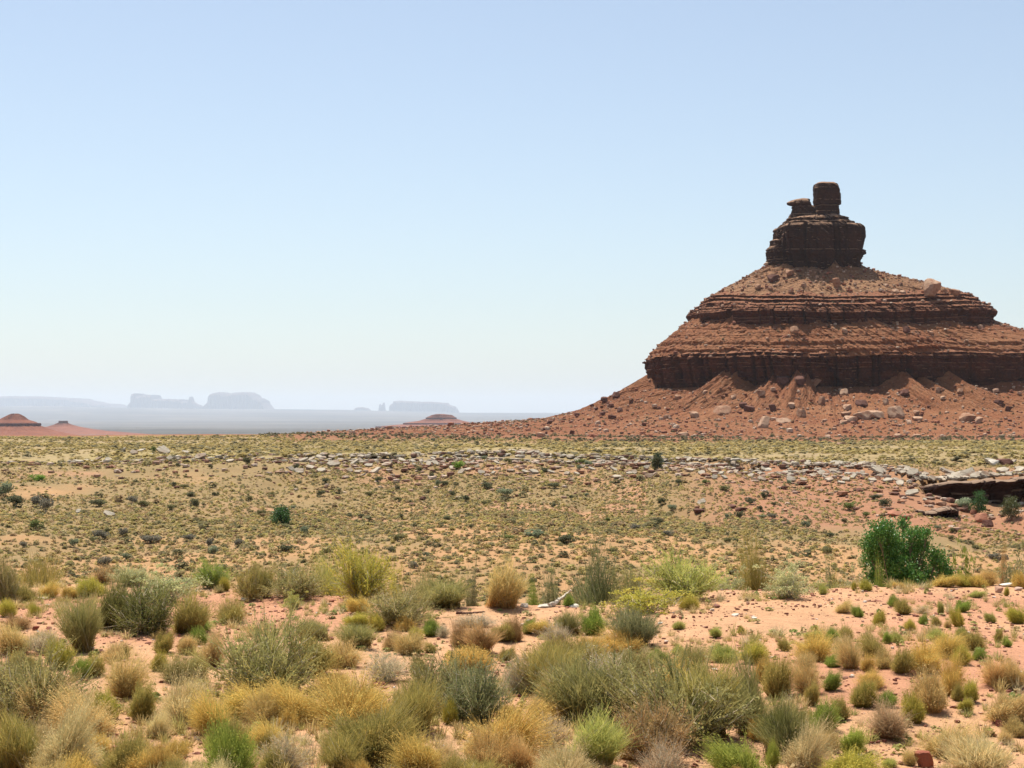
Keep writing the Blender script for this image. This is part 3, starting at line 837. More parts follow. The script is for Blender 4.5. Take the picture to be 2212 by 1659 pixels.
def g_broom(seed, n=2000):
    r_ = np.random.default_rng(seed)
    nb = 9
    cx_ = r_.normal(size=(nb, 2)) * 0.15
    i = r_.integers(0, nb, n)
    T, ph = dome_tips(n, r_, 0.45, 1.1, 66, 0.38, seed, 0.9)
    T[:, :2] += r_.normal(size=2) * 0.14 * T[:, 2:3]
    T[:, 0] *= 1.12; T[:, 1] *= 1.12
    B = np.zeros((n, 3)); B[:, :2] = cx_[i] + r_.normal(size=(n, 2)) * 0.05
    st = r_.uniform(0, 0.35, n)[:, None]
    B = B * (1 - st) + T * st * np.array([0.8, 0.8, 0.7]); B[:, 2] -= 0.03
    P = jag(curve3(B, T, 4, 0.12), 0.018, r_)
    rnd = r_.uniform(0, 1, n)
    wood = (r_.uniform(0, 1, n) < 0.07) * 0.9
    a = ribbons(P, r_.uniform(0.005, 0.010, n), rnd, wood, seed)
    # side shoots
    m = 4200
    k = r_.integers(0, n, m); s = r_.uniform(0.3, 1.0, m)[:, None]
    Q0 = P[k, 1] * (1 - s) + P[k, 3] * s
    dirn = (P[k, 3] - P[k, 1]); dirn /= np.linalg.norm(dirn, axis=1, keepdims=True) + 1e-9
    Q1 = Q0 + (dirn + r_.normal(size=(m, 3)) * 0.42 + np.array([0, 0, 0.35])) * r_.uniform(0.06, 0.15, m)[:, None]
    b = ribbons(np.stack([Q0, (Q0 + Q1) / 2, Q1], 1), r_.uniform(0.005, 0.009, m), rnd[k], 0.0, seed + 3)
    b[2][:, 0] = 0.5 + 0.5 * b[2][:, 0]
    return join(a, b)

def branchy(seed, n0, n1, wood_r, spread=70, hz=0.95):
    r_ = np.random.default_rng(seed)
    T, ph = dome_tips(n0, r_, 0.6, 0.95, spread, 0.2, seed)
    B = np.stack([np.cos(ph) * 0.04, np.sin(ph) * 0.04, np.zeros(n0) - 0.04], -1)
    P = jag(curve3(B, T * np.array([1, 1, hz]), 6, 0.05), 0.03, r_)
    a = tubes(P, r_.uniform(0.7, 1.3, n0) * wood_r, r_.uniform(0, 1, n0))
    i = r_.integers(0, n0, n1); j = r_.integers(1, 5, n1); s = r_.uniform(0, 1, n1)[:, None]
    Q0 = P[i, j] * (1 - s) + P[i, j + 1] * s
    out = T[i] / (np.linalg.norm(T[i], axis=1, keepdims=True) + 1e-9)
    Q1 = Q0 + (out * 0.8 + r_.normal(size=(n1, 3)) * 0.6 + np.array([0, 0, 0.35])) * r_.uniform(0.10, 0.24, n1)[:, None]
    Q1[:, 2] = np.maximum(Q1[:, 2], 0.03)
    P2 = jag(np.stack([Q0, Q0 * 0.5 + Q1 * 0.5, Q1], 1), 0.016, r_)
    b = ribbons(P2, np.full(n1, wood_r * 0.9), r_.uniform(0, 1, n1), 1.0, seed + 1)
    return join(a, b), P2

def g_sage(seed):
    r_ = np.random.default_rng(seed)
    wood, P2 = branchy(seed, 34, 620, 0.010, 80)
    m = 9500
    i = r_.integers(0, len(P2), m); s = r_.uniform(0.0, 1.35, m)[:, None]
    Q = P2[i, 0] * (1 - s) + P2[i, 2] * s + r_.normal(size=(m, 3)) * 0.024
    Q[:, 2] = np.abs(Q[:, 2])
    rc = r_.uniform(0, 1, len(P2))
    rnd = np.clip(rc[i] * 0.6 + r_.uniform(0, 0.4, m), 0, 1)
    fo = leaves(Q, 0.021, rnd, np.clip(0.3 + Q[:, 2], 0, 1), seed + 5, 0.9, 1.9)
    n2 = 1500
    i = r_.integers(0, len(P2), n2)
    A0 = P2[i, 1]; dv = P2[i, 2] - P2[i, 0]
    A1 = P2[i, 2] + dv * r_.uniform(0.1, 0.5, n2)[:, None] + np.array([0, 0, 1]) * r_.uniform(0.02, 0.14, n2)[:, None] + r_.normal(size=(n2, 3)) * 0.02
    sh = ribbons(np.stack([A0, (A0 + A1) / 2, A1], 1), r_.uniform(0.005, 0.009, n2), rc[i], 0.0, seed + 7)
    sh[2][:, 0] = 0.4 + 0.6 * sh[2][:, 0]
    fo = join(fo, sh)
    return wood, fo

def g_salt(seed):
    r_ = np.random.default_rng(seed)
    wood, P2 = branchy(seed, 30, 300, 0.011, 82, 0.9)
    nc = 150
    pk = P2[r_.integers(0, len(P2), nc), 2]
    pk = pk * np.array([1.0, 1.0, 1.05])
    m = 5200
    i = r_.integers(0, nc, m)
    Q = pk[i] + r_.normal(size=(m, 3)) * np.array([0.042, 0.042, 0.036])
    Q[:, 2] = np.abs(Q[:, 2]) + 0.02
    rc = r_.uniform(0, 1, nc)
    rnd = np.clip(rc[i] * 0.6 + r_.uniform(0, 0.4, m), 0, 1)
    fo = leaves(Q, 0.036, rnd, np.clip(0.45 + Q[:, 2] * 0.6, 0, 1), seed + 5, 0.9, 1.05)
    return wood, fo

def g_dead(seed):
    r_ = np.random.default_rng(seed)
    wood, P2 = branchy(seed, 46, 900, 0.0085, 84)
    n1 = 1500
    i = r_.integers(0, len(P2), n1)
    Q0 = P2[i, 1]
    Q1 = P2[i, 2] + r_.normal(size=(n1, 3)) * 0.05
    Q1[:, 2] = np.maximum(Q1[:, 2], 0.02)
    c = ribbons(jag(np.stack([Q0, (Q0 + Q1) / 2, Q1], 1), 0.015, r_), r_.uniform(0.004, 0.008, n1), r_.uniform(0, 1, n1), 0.25, seed + 2)
    m = 1300
    i = r_.integers(0, len(P2), m)
    d = leaves(P2[i, 2] + r_.normal(size=(m, 3)) * 0.03, 0.020, r_.uniform(0, 1, m), 0.9, seed + 4, 0.3, 1.3)
    return join(wood, c, d)

PROTO = {}
def proto(kind, single, fn, nvar, material):
    for k in range(nvar):
        res = fn(1000 + 37 * k + sum(map(ord, kind)))
        if single:
            PROTO[kind, k] = [(None, mesh_np(kind, res[0], res[1], material, res[2]))]
        else:
            w, f = res
            PROTO[kind, k] = [('branches', mesh_np('branches', w[0], w[1], M_PLANT, w[2])), ('foliage', mesh_np('foliage', f[0], f[1], material, f[2]))]
proto('tuft', True, g_tuft, 4, M_PLANT)
proto('dry', True, g_dry, 4, M_PLANT)
proto('eph', True, g_broom, 4, M_PLANT)
proto('dead', True, g_dead, 2, M_PLANT)
proto('sage', False, g_sage, 3, M_PLANT)
proto('salt', False, g_salt, 2, M_PLANT)
NVAR = {'tuft': 4, 'dry': 4, 'eph': 4, 'dead': 2, 'sage': 3, 'salt': 2}
NAME = {'tuft': 'grass_tuft', 'dry': 'dry_grass_clump', 'eph': 'broom_shrub', 'dead': 'twiggy_shrub', 'sage': 'sagebrush', 'salt': 'saltbush'}
CAT = {'tuft': 'grass tuft', 'dry': 'grass clump', 'eph': 'shrub', 'dead': 'shrub', 'sage': 'shrub', 'salt': 'shrub'}
PHRASE = {'tuft': 'rounded tuft', 'dry': 'dry grass clump', 'eph': 'broom-stemmed shrub', 'dead': 'bare twiggy shrub', 'sage': 'fine-leaved sagebrush', 'salt': 'round-leaved saltbush'}
GROUP = {'tuft': 'rounded tufts on the sand', 'dry': 'dry grass clumps on the sand', 'eph': 'broom-stemmed shrubs', 'dead': 'bare twiggy shrubs', 'sage': 'sagebrush on the terrace', 'salt': 'saltbushes on the terrace'}
TINT = {   # colour of the plant, and how much straw-gold sits on its tips (0 none)
    'yg': ((0.484, 0.439, 0.085), 0.25, 'yellow-green'), 'gr': ((0.297, 0.364, 0.076), 0.0, 'green'), 'ol': ((0.385, 0.326, 0.100), 0.35, 'olive'),
    'go': ((0.660, 0.471, 0.142), 0.3, 'golden'), 'ta': ((0.638, 0.482, 0.209), 0.2, 'tan'), 'gg': ((0.351, 0.316, 0.121), 0.0, 'grey-green'),
    'pg': ((0.550, 0.482, 0.304), 0.0, 'pale grey'), 'br': ((0.462, 0.310, 0.142), 0.15, 'brown'), 'dk': ((0.210, 0.209, 0.066), 0.0, 'dark green'),
    'viv': ((0.37, 0.42, 0.085), 0.1, 'vivid green'), 'mi': ((0.473, 0.482, 0.237), 0.0, 'pale mint'), 'te': ((0.249, 0.257, 0.116), 0.0, 'dusky teal'),
    'or': ((0.60, 0.40, 0.165), 0.2, 'orange-tan'), 'st': ((0.680, 0.556, 0.285), 0.0, 'pale straw'), 'gt': ((0.330, 0.332, 0.076), 1.0, 'gold-tipped green'),
    'lg': ((0.440, 0.449, 0.133), 0.15, 'light green'), 'pu': ((0.462, 0.332, 0.199), 0.2, 'purple-brown')}

# (crop, x, base y, width, height, kind, colour) in the pixels of four enlarged strips of the foreground
FG = """
1 30 430 190 310 sage gg|1 270 287 440 190 eph ol|1 190 412 210 120 tuft ol|1 360 385 150 100 dry go|1 535 388 150 95 tuft go|1 690 372 240 130 tuft yg
1 770 280 160 130 sage br|1 1000 290 260 130 sage mi|1 1255 420 440 235 salt mi|1 610 790 340 400 eph gg|1 850 632 340 320 eph dk|1 1090 648 440 360 sage dk
1 1420 655 320 250 eph ol|1 1470 640 200 90 tuft gr|1 60 530 140 120 tuft yg|1 262 520 95 95 tuft yg|1 120 620 230 110 dry br|1 110 800 290 190 dry ta
1 320 805 250 180 dead pg|1 460 912 210 225 tuft yg|1 150 915 240 135 tuft ol|1 250 935 100 85 tuft ol|1 590 990 140 150 tuft gr|1 715 965 170 140 tuft ol
1 850 852 230 95 dry ta|1 935 852 65 115 tuft ol|1 1207 797 155 170 tuft gt|1 1390 803 165 145 tuft ta|1 1500 735 130 120 tuft gr|1 1590 902 190 250 dry ta
1 1180 932 135 135 tuft yg|1 1320 1012 280 170 dry gg|1 1470 1008 160 180 tuft ol|1 930 1122 310 270 dry ta|1 1045 1300 190 300 tuft ol|1 100 1130 290 310 sage gg
1 330 1352 460 390 dry ta|1 800 1297 190 235 tuft yg|1 665 1262 170 125 tuft ol|1 1340 1332 340 290 dry st|1 120 1690 420 450 eph ol|1 450 1720 420 440 dry st
1 930 1710 370 270 tuft ol|1 1210 1720 260 240 dry go|1 1600 1400 320 260 dry go|1 1830 1282 210 160 tuft yg|1 1720 580 240 150 dry ol|1 1682 335 85 95 tuft yg
1 1640 352 60 45 sage gg|1 1600 312 230 190 sage gr|1 1862 402 190 230 sage ol
2 40 382 190 230 eph ol|2 300 385 430 235 sage gg|2 560 335 280 250 eph lg|2 790 400 440 380 sage yg|2 272 477 155 125 salt lg|2 1000 385 150 130 sage yg
2 1390 460 440 215 eph gg|2 1180 430 230 170 sage gg|2 1065 592 440 265 sage gg|2 780 502 180 140 tuft go|2 1850 460 330 290 eph ta|2 1590 312 110 65 sage te
2 750 605 200 120 tuft yg|2 912 632 135 135 tuft yg|2 1110 635 160 105 tuft go|2 1307 672 145 125 tuft gr|2 1400 682 110 100 dead pg|2 1150 812 260 195 dry ta
2 1010 780 150 120 dry br|2 1190 700 120 85 tuft yg|2 1525 755 165 155 dry br|2 1635 605 310 100 dead pg|2 1680 790 290 190 eph br|2 1855 705 190 150 tuft ol
2 1860 862 130 110 tuft ol|2 430 705 300 160 eph gg|2 740 755 330 180 eph gg|2 660 905 290 190 dry ta|2 1310 795 110 80 tuft ol|2 60 1112 700 520 sage gg
2 400 955 400 260 tuft ol|2 970 1015 340 240 dead pg|2 1235 962 140 115 tuft ol|2 1610 932 380 170 tuft go|2 600 1092 270 130 dry go|2 260 1292 520 230 dry go
2 780 1250 340 175 tuft ol|2 960 1268 280 100 dry go|2 1190 1402 390 410 eph ol|2 1640 1315 480 430 sage te|2 830 1640 440 390 tuft ol|2 230 1670 370 280 dead st
2 650 1710 360 300 eph ol|2 1230 1710 420 260 dry go|2 1400 1690 220 190 dry st|2 1720 1710 350 310 dry or|2 1455 1332 130 190 tuft yg|2 60 1330 260 190 dry ta
3 190 442 150 115 tuft gr|3 310 372 150 120 sage te|3 620 412 430 230 eph te|3 870 340 260 150 sage gg|3 420 452 85 85 tuft gr|3 1010 503 470 215 salt yg
3 1280 400 540 310 sage lg|3 1330 472 160 95 tuft yg|3 1620 325 270 165 salt mi|3 1830 272 320 175 eph ol|3 30 712 120 155 dry br|3 112 655 105 125 tuft gr
3 230 655 210 115 tuft go|3 330 722 210 155 dead pg|3 610 665 200 210 tuft gr|3 430 665 210 175 eph gg|3 900 752 420 290 eph te|3 570 792 230 130 dry go
3 830 792 340 135 dry go|3 1080 882 190 105 tuft gr|3 1240 810 110 65 tuft lg|3 50 1102 250 290 dead pg|3 330 1002 420 280 eph ol|3 650 1250 620 460 dead pg
3 1050 1235 470 300 dry go|3 1080 1620 540 440 sage br|3 1440 1425 560 560 eph ol|3 1770 1400 360 470 eph gg|3 300 1205 240 235 dry or|3 235 1355 190 170 tuft go
3 620 1650 500 340 eph lg|3 290 1510 300 270 dead st|3 60 1690 260 230 dry or|3 1130 1740 360 300 dead pu|3 1720 1740 440 310 tuft viv|3 1530 682 95 85 tuft lg
3 1240 622 110 65 tuft lg|3 1712 657 65 55 tuft yg|3 1590 862 240 120 tuft lg|3 1800 868 230 140 tuft yg|3 1320 900 260 140 dry gg|3 1870 1010 150 180 tuft go|3 900 1000 420 240 eph gg
4 160 387 330 235 salt mi|4 390 335 125 80 salt lg|4 430 272 115 60 sage te|4 545 305 150 80 tuft yg|4 670 292 220 120 salt mi|4 735 337 105 90 tuft yg
4 820 292 95 85 tuft gr|4 645 333 42 62 tuft yg|4 415 363 62 62 tuft lg|4 985 318 100 52 tuft go|4 1300 305 200 95 tuft go|4 1470 302 160 92 tuft yg
4 1570 304 150 85 tuft go|4 1640 290 160 125 dry or|4 1735 285 90 115 dry br|4 1885 315 115 115 tuft go|4 1480 240 190 120 salt gr|4 1850 246 180 190 salt te
4 1780 373 42 62 tuft yg|4 1550 383 130 55 tuft lg|4 555 497 130 72 dry ta|4 680 532 90 92 tuft gr|4 825 592 112 112 tuft yg|4 935 452 92 82 tuft gr
4 1015 508 125 105 tuft ol|4 1150 503 150 62 dead ta|4 1290 512 52 92 tuft lg|4 1440 492 125 92 tuft gr|4 1425 602 105 145 tuft yg|4 1155 588 82 82 tuft gr
4 1060 632 92 82 tuft yg|4 1265 597 75 62 tuft ol|4 1340 612 62 52 tuft ta|4 1670 573 92 82 tuft lg|4 1870 578 145 135 tuft yg|4 885 727 72 92 tuft gr
4 965 722 115 72 tuft lg|4 1250 712 165 82 tuft lg|4 1450 702 92 85 tuft gr|4 1555 782 195 165 tuft ol|4 1715 722 62 115 tuft ol|4 1790 752 85 72 tuft gr
4 1570 852 105 82 tuft gr|4 480 722 115 105 tuft gr|4 585 705 115 92 tuft ol|4 130 782 92 92 tuft ol|4 330 855 310 205 dry go|4 340 690 155 65 tuft lg
4 620 912 185 205 dry ta|4 480 902 135 95 tuft gr|4 800 822 205 135 dry ol|4 280 905 155 115 dry ta|4 740 932 125 105 dry go|4 860 912 155 115 dry ta
4 1000 945 175 175 tuft ol|4 1180 935 285 205 dry go|4 1330 822 235 145 dry go|4 1440 885 155 135 tuft yg|4 60 1122 240 270 tuft ol|4 300 1102 225 225 dry ta
4 460 1075 135 155 tuft gr|4 330 1192 115 185 tuft ol|4 780 1060 225 140 dry go|4 705 1198 235 215 tuft gt|4 1220 1235 265 295 tuft ta|4 1370 1115 205 245 dry go
4 1715 1035 255 165 dry or|4 1850 1060 190 195 dry ta|4 1410 1152 95 115 tuft ol|4 1515 1162 125 145 tuft yg|4 1470 1238 115 115 tuft yg|4 880 1205 155 125 tuft gr
4 1090 1315 205 225 tuft yg|4 900 1428 300 215 dry pu|4 405 1385 205 225 tuft gr|4 550 1295 135 155 tuft ol|4 280 1345 125 115 tuft ol|4 615 1553 195 215 tuft viv
4 470 1545 155 155 dry ta|4 1760 1305 335 215 tuft ta|4 1850 1425 185 145 tuft ta|4 1770 1475 125 105 dry ta|4 1330 1570 430 210 dry ta|4 1560 1740 560 330 eph st
4 80 1570 300 400 eph dk|4 260 1680 350 290 dry st|4 30 1660 110 190 tuft viv|4 600 1730 420 190 tuft yg|4 1060 1640 130 120 dry ta|4 900 1650 120 60 tuft lg
1 1720 1760 380 470 tuft viv
"""
ALL_THINGS = []        # dicts: obj, u, v, base phrase, landmark class -> labels are composed once everything stands
def crop_uv(c, x, y):
    return (c - 1) * 553.0 + 0.2891 * x, 1179.5 + 0.2891 * y

def terrace_spot(u, v):
    g = hit_ground(u, v, 60.0)
    e = float(edge_d(np.array(u)))
    if g is None or g.y > e + 1.5:
        y = e + 0.3 + random.uniform(0, 0.9)
        x = (u - CU) / F * y
        return Vector((x, y, float(ground(np.array([x]), np.array([y]))[0])))
    return g

CNT = {}
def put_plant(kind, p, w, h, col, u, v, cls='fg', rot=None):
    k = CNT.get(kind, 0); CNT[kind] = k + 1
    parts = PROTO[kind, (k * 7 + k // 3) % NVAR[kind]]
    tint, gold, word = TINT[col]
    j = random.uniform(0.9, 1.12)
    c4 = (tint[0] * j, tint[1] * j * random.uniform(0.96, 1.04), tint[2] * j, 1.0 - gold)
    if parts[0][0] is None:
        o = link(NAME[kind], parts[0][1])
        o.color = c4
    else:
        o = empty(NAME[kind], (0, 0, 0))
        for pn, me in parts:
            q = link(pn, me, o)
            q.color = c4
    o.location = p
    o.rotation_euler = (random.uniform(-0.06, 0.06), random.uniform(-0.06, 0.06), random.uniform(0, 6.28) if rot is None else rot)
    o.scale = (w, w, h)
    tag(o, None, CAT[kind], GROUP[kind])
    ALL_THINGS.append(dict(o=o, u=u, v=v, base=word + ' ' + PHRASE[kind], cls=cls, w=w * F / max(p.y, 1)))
    return o

FGI = {}
for it in FG.replace('\n', '|').split('|'):
    it = it.strip()
    if not it:
        continue
    c, x, yb, w, h, kind, col = it.split()
    u, v = crop_uv(int(c), float(x), float(yb))
    p = terrace_spot(u, v)
    mp = p.y / F
    ztop = EYE + (HZ - (v - 0.2891 * float(h))) * mp
    hh = max(ztop - p.z, 0.5 * 0.2891 * float(h) * mp)
    ww = 0.2891 * float(w) * mp
    k2 = {'tuft': 1.15, 'dry': 1.1, 'eph': 1.02, 'dead': 1.1, 'sage': 1.05, 'salt': 1.1}[kind]
    hh *= 1.08
    o = put_plant(kind, p, ww * k2, hh, col, u, v)
    FGI[it] = o

# front thicket: low clumps that fill between the named plants along the bottom of the picture
def filler(n, box, kinds, seed):
    r_ = random.Random(seed)
    for _ in range(n):
        u = r_.uniform(box[0], box[2]); v = r_.uniform(box[1], box[3])
        kind, col = r_.choice(kinds)
        p = terrace_spot(u, v)
        w = r_.uniform(0.13, 0.28); h = w * r_.uniform(0.65, 1.0)
        put_plant(kind, p, w * 1.2, h, col, u, v)
filler(40, (150, 1490, 1650, 1720), [('dry', 'go'), ('dry', 'ta'), ('tuft', 'ol'), ('dry', 'st'), ('tuft', 'go'), ('eph', 'ol')], 3)
def big_filler(spots):
    for u, v, w, h, kind, col in spots:
        p = terrace_spot(u, v); mp_ = p.y / F
        put_plant(kind, p, w * mp_, h * mp_, col, u, v)
big_filler([(1180, 1500, 150, 110, 'eph', 'ol'), (1260, 1560, 190, 150, 'eph', 'gg'), 
            (960, 1540, 170, 130, 'sage', 'gg'), (760, 1570, 200, 90, 'dry', 'go'), (560, 1545, 180, 80, 'dry', 'go'), (1080, 1640, 190, 110, 'dry', 'go'),
            (60, 1560, 200, 150, 'sage', 'gg'), (1480, 1605, 270, 170, 'sage', 'gg'), (1375, 1575, 220, 150, 'sage', 'gg'), (190, 1590, 160, 90, 'dry', 'ta'), (1240, 1455, 140, 80, 'eph', 'ol'), (820, 1650, 170, 120, 'eph', 'ol'), (1700, 1640, 130, 110, 'eph', 'gg')])
filler(10, (0, 1560, 420, 1720), [('dry', 'ta'), ('dry', 'st'), ('tuft', 'ol')], 4)

# grass seedlings and litter between the plants: nobody could count these
def merged(name, items, material, label, cat):
    """items: list of (template V, template faces, P (n,3), scale (n,3), yaw (n), colour (n,3), template colour factor)"""
    Vs, Fs, Cs, off = [], [], [], 0
    for TV, TF, P, S, yaw, C, TC in items:
        n = len(P)
        if n == 0: continue
        q = TV[None] * S[:, None]
        c, s = np.cos(yaw)[:, None], np.sin(yaw)[:, None]
        X = q[..., 0] * c - q[..., 1] * s; Y = q[..., 0] * s + q[..., 1] * c
        V = np.stack([X, Y, q[..., 2]], -1) + P[:, None]
        Vs.append(V.reshape(-1, 3)); k = len(TV)
        Fs.append((TF[None] + (np.arange(n) * k)[:, None, None] + off).reshape(-1, TF.shape[1]))
        off += n * k
        Cs.append((C[:, None] * TC[None, :, None]).reshape(-1, 3))
    me = mesh_np(name, np.vstack(Vs), np.vstack(Fs), material, np.vstack(Cs))
    o = link(name, me)
    return tag(o, label, cat, kind='stuff')

def scrub_template(seed, nf, stem=False):
    r_ = np.random.default_rng(seed)
    ph = r_.uniform(0, 2 * np.pi, nf); zz = r_.uniform(0, 1, nf) ** 0.8; rad = np.sqrt(np.maximum(1 - zz * zz, 0)) * r_.uniform(0.6, 1.0, nf)
    rad *= 1 + 0.25 * np.sin(ph * 3 + seed)
    Cn = np.stack([np.cos(ph) * rad * 0.5, np.sin(ph) * rad * 0.5, zz * 0.92], -1)
    out = Cn * np.array([2, 2, 0.7]); out[:, 2] += 0.7; out /= np.linalg.norm(out, axis=1, keepdims=True)
    n = out + r_.normal(size=(nf, 3)) * 0.55
    n /= np.linalg.norm(n, axis=1, keepdims=True)
    a = np.cross(n, r_.normal(size=(nf, 3))); a /= np.linalg.norm(a, axis=1, keepdims=True)
    b = np.cross(n, a)
    s = r_.uniform(0.75, 1.3, nf)[:, None] * 1.15 / math.sqrt(nf)
    V = np.stack([Cn + a * s, Cn - a * s * 0.6 + b * s, Cn - a * s * 0.5 - b * s], 1)
    f = np.repeat(r_.uniform(0.65, 1.35, nf), 3)
    return V.reshape(-1, 3), np.arange(nf * 3).reshape(nf, 3), f

def scatter(n, d0, d1, seed, u0=-120, u1=2330, power=1.0):
    """n points spread evenly over the ground between two distances, in a wedge a little wider than the view"""
    r_ = np.random.default_rng(seed)
    d = np.sqrt(r_.uniform(d0 ** 2, d1 ** 2, n))
    u = r_.uniform(u0, u1, n)
    x = (u - CU) / F * d
    return x, d, u, r_

PAL = np.array([(0.44, 0.35, 0.125), (0.50, 0.39, 0.15), (0.39, 0.335, 0.16), (0.24, 0.215, 0.105), (0.52, 0.38, 0.18), (0.42, 0.365, 0.13), (0.40, 0.28, 0.15)]) * 0.9
def slope_scrub():
    items = []
    T = [scrub_template(300 + k, 46) for k in range(5)]
    T2 = [scrub_template(320 + k, 22) for k in range(5)]
    for lo, hi, n, tt, smin, smax, seed in ((52, 128, 27000, T, 0.13, 0.42, 1), (108, 172, 52000, T2, 0.13, 0.36, 2), (75, 172, 220, T, 0.5, 0.9, 3)):
        x, d, u, r_ = scatter(n, lo, hi, seed)
        dens = 0.9 * fbm(x / 6, d / 9, 60, 3) + 0.8 * fbm(x / 24, d / 26, 63, 3) + 0.24
        keep = r_.uniform(-0.4, 0.55, n) < dens + 0.22 * (1 - smooth(85, 112, d))
        ld = ledge_d(u)
        keep &= ~((u > 1985) & (d > ld - 5) & (d < ld + 1.5))
        redz = (u > 1450) & (d > 118) & (d < 165)
        keep &= ~(redz & (r_.uniform(0, 1, n) < 0.45))
        x, d, u = x[keep], d[keep], u[keep]
        m = len(x)
        z = ground(x, d)
        s = smin + (smax - smin) * r_.uniform(0, 1, m) ** 2.2
        pick = r_.integers(0, 7, m)
        if seed == 3:
            pick = r_.choice([2, 3, 3, 6], m)
        else:
            dark = r_.uniform(0, 1, m) < 0.06
            pick = np.where(dark, 3, pick)
        C = PAL[pick] * r_.uniform(0.9, 1.25, (m, 1))
        if seed == 3:
            C *= 0.85
        S = np.stack([s * r_.uniform(0.95, 1.5, m), s * r_.uniform(0.95, 1.5, m), s * r_.uniform(0.5, 0.8, m)], -1)
        yaw = r_.uniform(0, 6.28, m); ti = r_.integers(0, 5, m)
        P = np.stack([x, d, z - 0.03], -1)
        for k in range(5):
            q = ti == k
            items.append((*tt[k][:2], P[q], S[q], yaw[q], C[q], tt[k][2]))
    merged('slope_scrub', items, M_SCRUB, 'countless small olive and straw tufts dotted over the far slope', 'scrub')
slope_scrub()

def bench_scrub():
    items = []
    T = [scrub_template(340 + k, 13) for k in range(6)]
    x, d, u, r_ = scatter(46000, 168, 345, 11)
    lim = np.interp(u, [0, 560, 640, 1106, 1600, 2212], [420, 350, 292, 266, 276, 305])
    n = len(x)
    keep = (r_.uniform(-0.5, 0.3, n) < fbm(x / 14, d / 20, 61, 3)) & (d < lim + r_.normal(size=n) * 24)
    x, d, u = x[keep], d[keep], u[keep]; m = len(x)
    pal = np.array([(0.42, 0.32, 0.125), (0.40, 0.32, 0.12), (0.36, 0.295, 0.125), (0.46, 0.36, 0.17), (0.20, 0.175, 0.095), (0.33, 0.285, 0.16)])
    pick = r_.choice(6, m, p=[0.27, 0.25, 0.2, 0.12, 0.09, 0.07])
    C = pal[pick] * r_.uniform(0.85, 1.15, (m, 1))
    s = 0.24 + 0.42 * r_.uniform(0, 1, m) ** 2
    s = np.where(pick == 4, s * 1.25, s)
    S = np.stack([s * r_.uniform(1, 1.7, m), s * r_.uniform(1, 1.7, m), s * r_.uniform(0.5, 0.8, m)], -1)
    P = np.stack([x, d, ground(x, d) - 0.03], -1)
    yaw = r_.uniform(0, 6.28, m); ti = r_.integers(0, 6, m)
    for k in range(6):
        q = ti == k
        items.append((*T[k][:2], P[q], S[q], yaw[q], C[q], T[k][2]))
    # sparse dark bushes on the red skirt and on the slopes of the butte
    x, d, u, r_ = scatter(9000, 255, 640, 12, -100, 2500)
    lim = np.interp(u, [0, 560, 640, 1106, 1600, 2212], [390, 340, 285, 262, 272, 300])
    keep = (d > lim) & (u > 560) & (r_.uniform(0, 1, len(x)) < np.interp(d, [260, 330, 450, 640], [0.75, 0.6, 0.4, 0.35]))
    P, C, S = [], [], []
    for xx, yy, gz in zip(x[keep], d[keep], ground(x[keep], d[keep])):
        z, nrm = drop(xx, yy, gz)
        if nrm.z < 0.72 or z > 58:
            continue
        s = random.uniform(0.35, 0.95) * (0.75 if z > 3 else 1.0)
        P.append((xx, yy, z - 0.05)); S.append((s * 1.2, s * 1.2, s * 0.75))
        c = random.choice([(0.11, 0.10, 0.055), (0.15, 0.135, 0.07), (0.20, 0.17, 0.085), (0.12, 0.12, 0.07)])
        C.append(c)
    P, C, S = np.array(P), np.array(C), np.array(S); m = len(P)
    yaw = np.random.default_rng(5).uniform(0, 6.28, m); ti = np.random.default_rng(6).integers(0, 6, m)
    for k in range(6):
        q = ti == k
        items.append((*T[k][:2], P[q], S[q], yaw[q], C[q], T[k][2]))
    merged('bench_scrub', items, M_SCRUB, 'fine yellow-green scrub over the bench and dark dots of brush on the red skirt', 'scrub')
bench_scrub()

# ------------------------------------------------------------------ stones
def ico(sub):
    import bmesh
    bm = bmesh.new()
    bmesh.ops.create_icosphere(bm, subdivisions=sub, radius=1.0)
    V = np.array([v.co[:] for v in bm.verts]); Fq = np.array([[v.index for v in f.verts] for f in bm.faces])
    bm.free()
    return V, Fq

def rock_verts(seed, sub=3, cuts=9, rough=0.05, box=0.5):
    """a boulder: sphere chiselled by random planes, weathered"""
    r_ = np.random.default_rng(seed)
    V, Fq = ico(sub)
    for k in range(cuts):
        n = r_.normal(size=3); n /= np.linalg.norm(n)
        if k < 2:
            n = np.array([r_.normal() * 0.15, r_.normal() * 0.15, 1.0 if k == 0 else -1.0]); n /= np.linalg.norm(n)
        h = r_.uniform(0.42, 0.72)
        dd = V @ n
        over = np.maximum(dd - h, 0)
        V = V - over[:, None] * n[None] * 0.97
    V = V * (1 + rough * 2 * fbm(V[:, 0] * 2.2 + V[:, 2] * 1.7, V[:, 1] * 2.2 + seed, seed, 3)[:, None])
    V /= np.abs(V).max(0)
    V[:, :2] *= 0.5; V[:, 2] = (V[:, 2] + 1) * 0.5
    return V, Fq

BOULDER = [mesh_np('boulder', *rock_verts(400 + k), M_STONE, None) for k in range(6)]

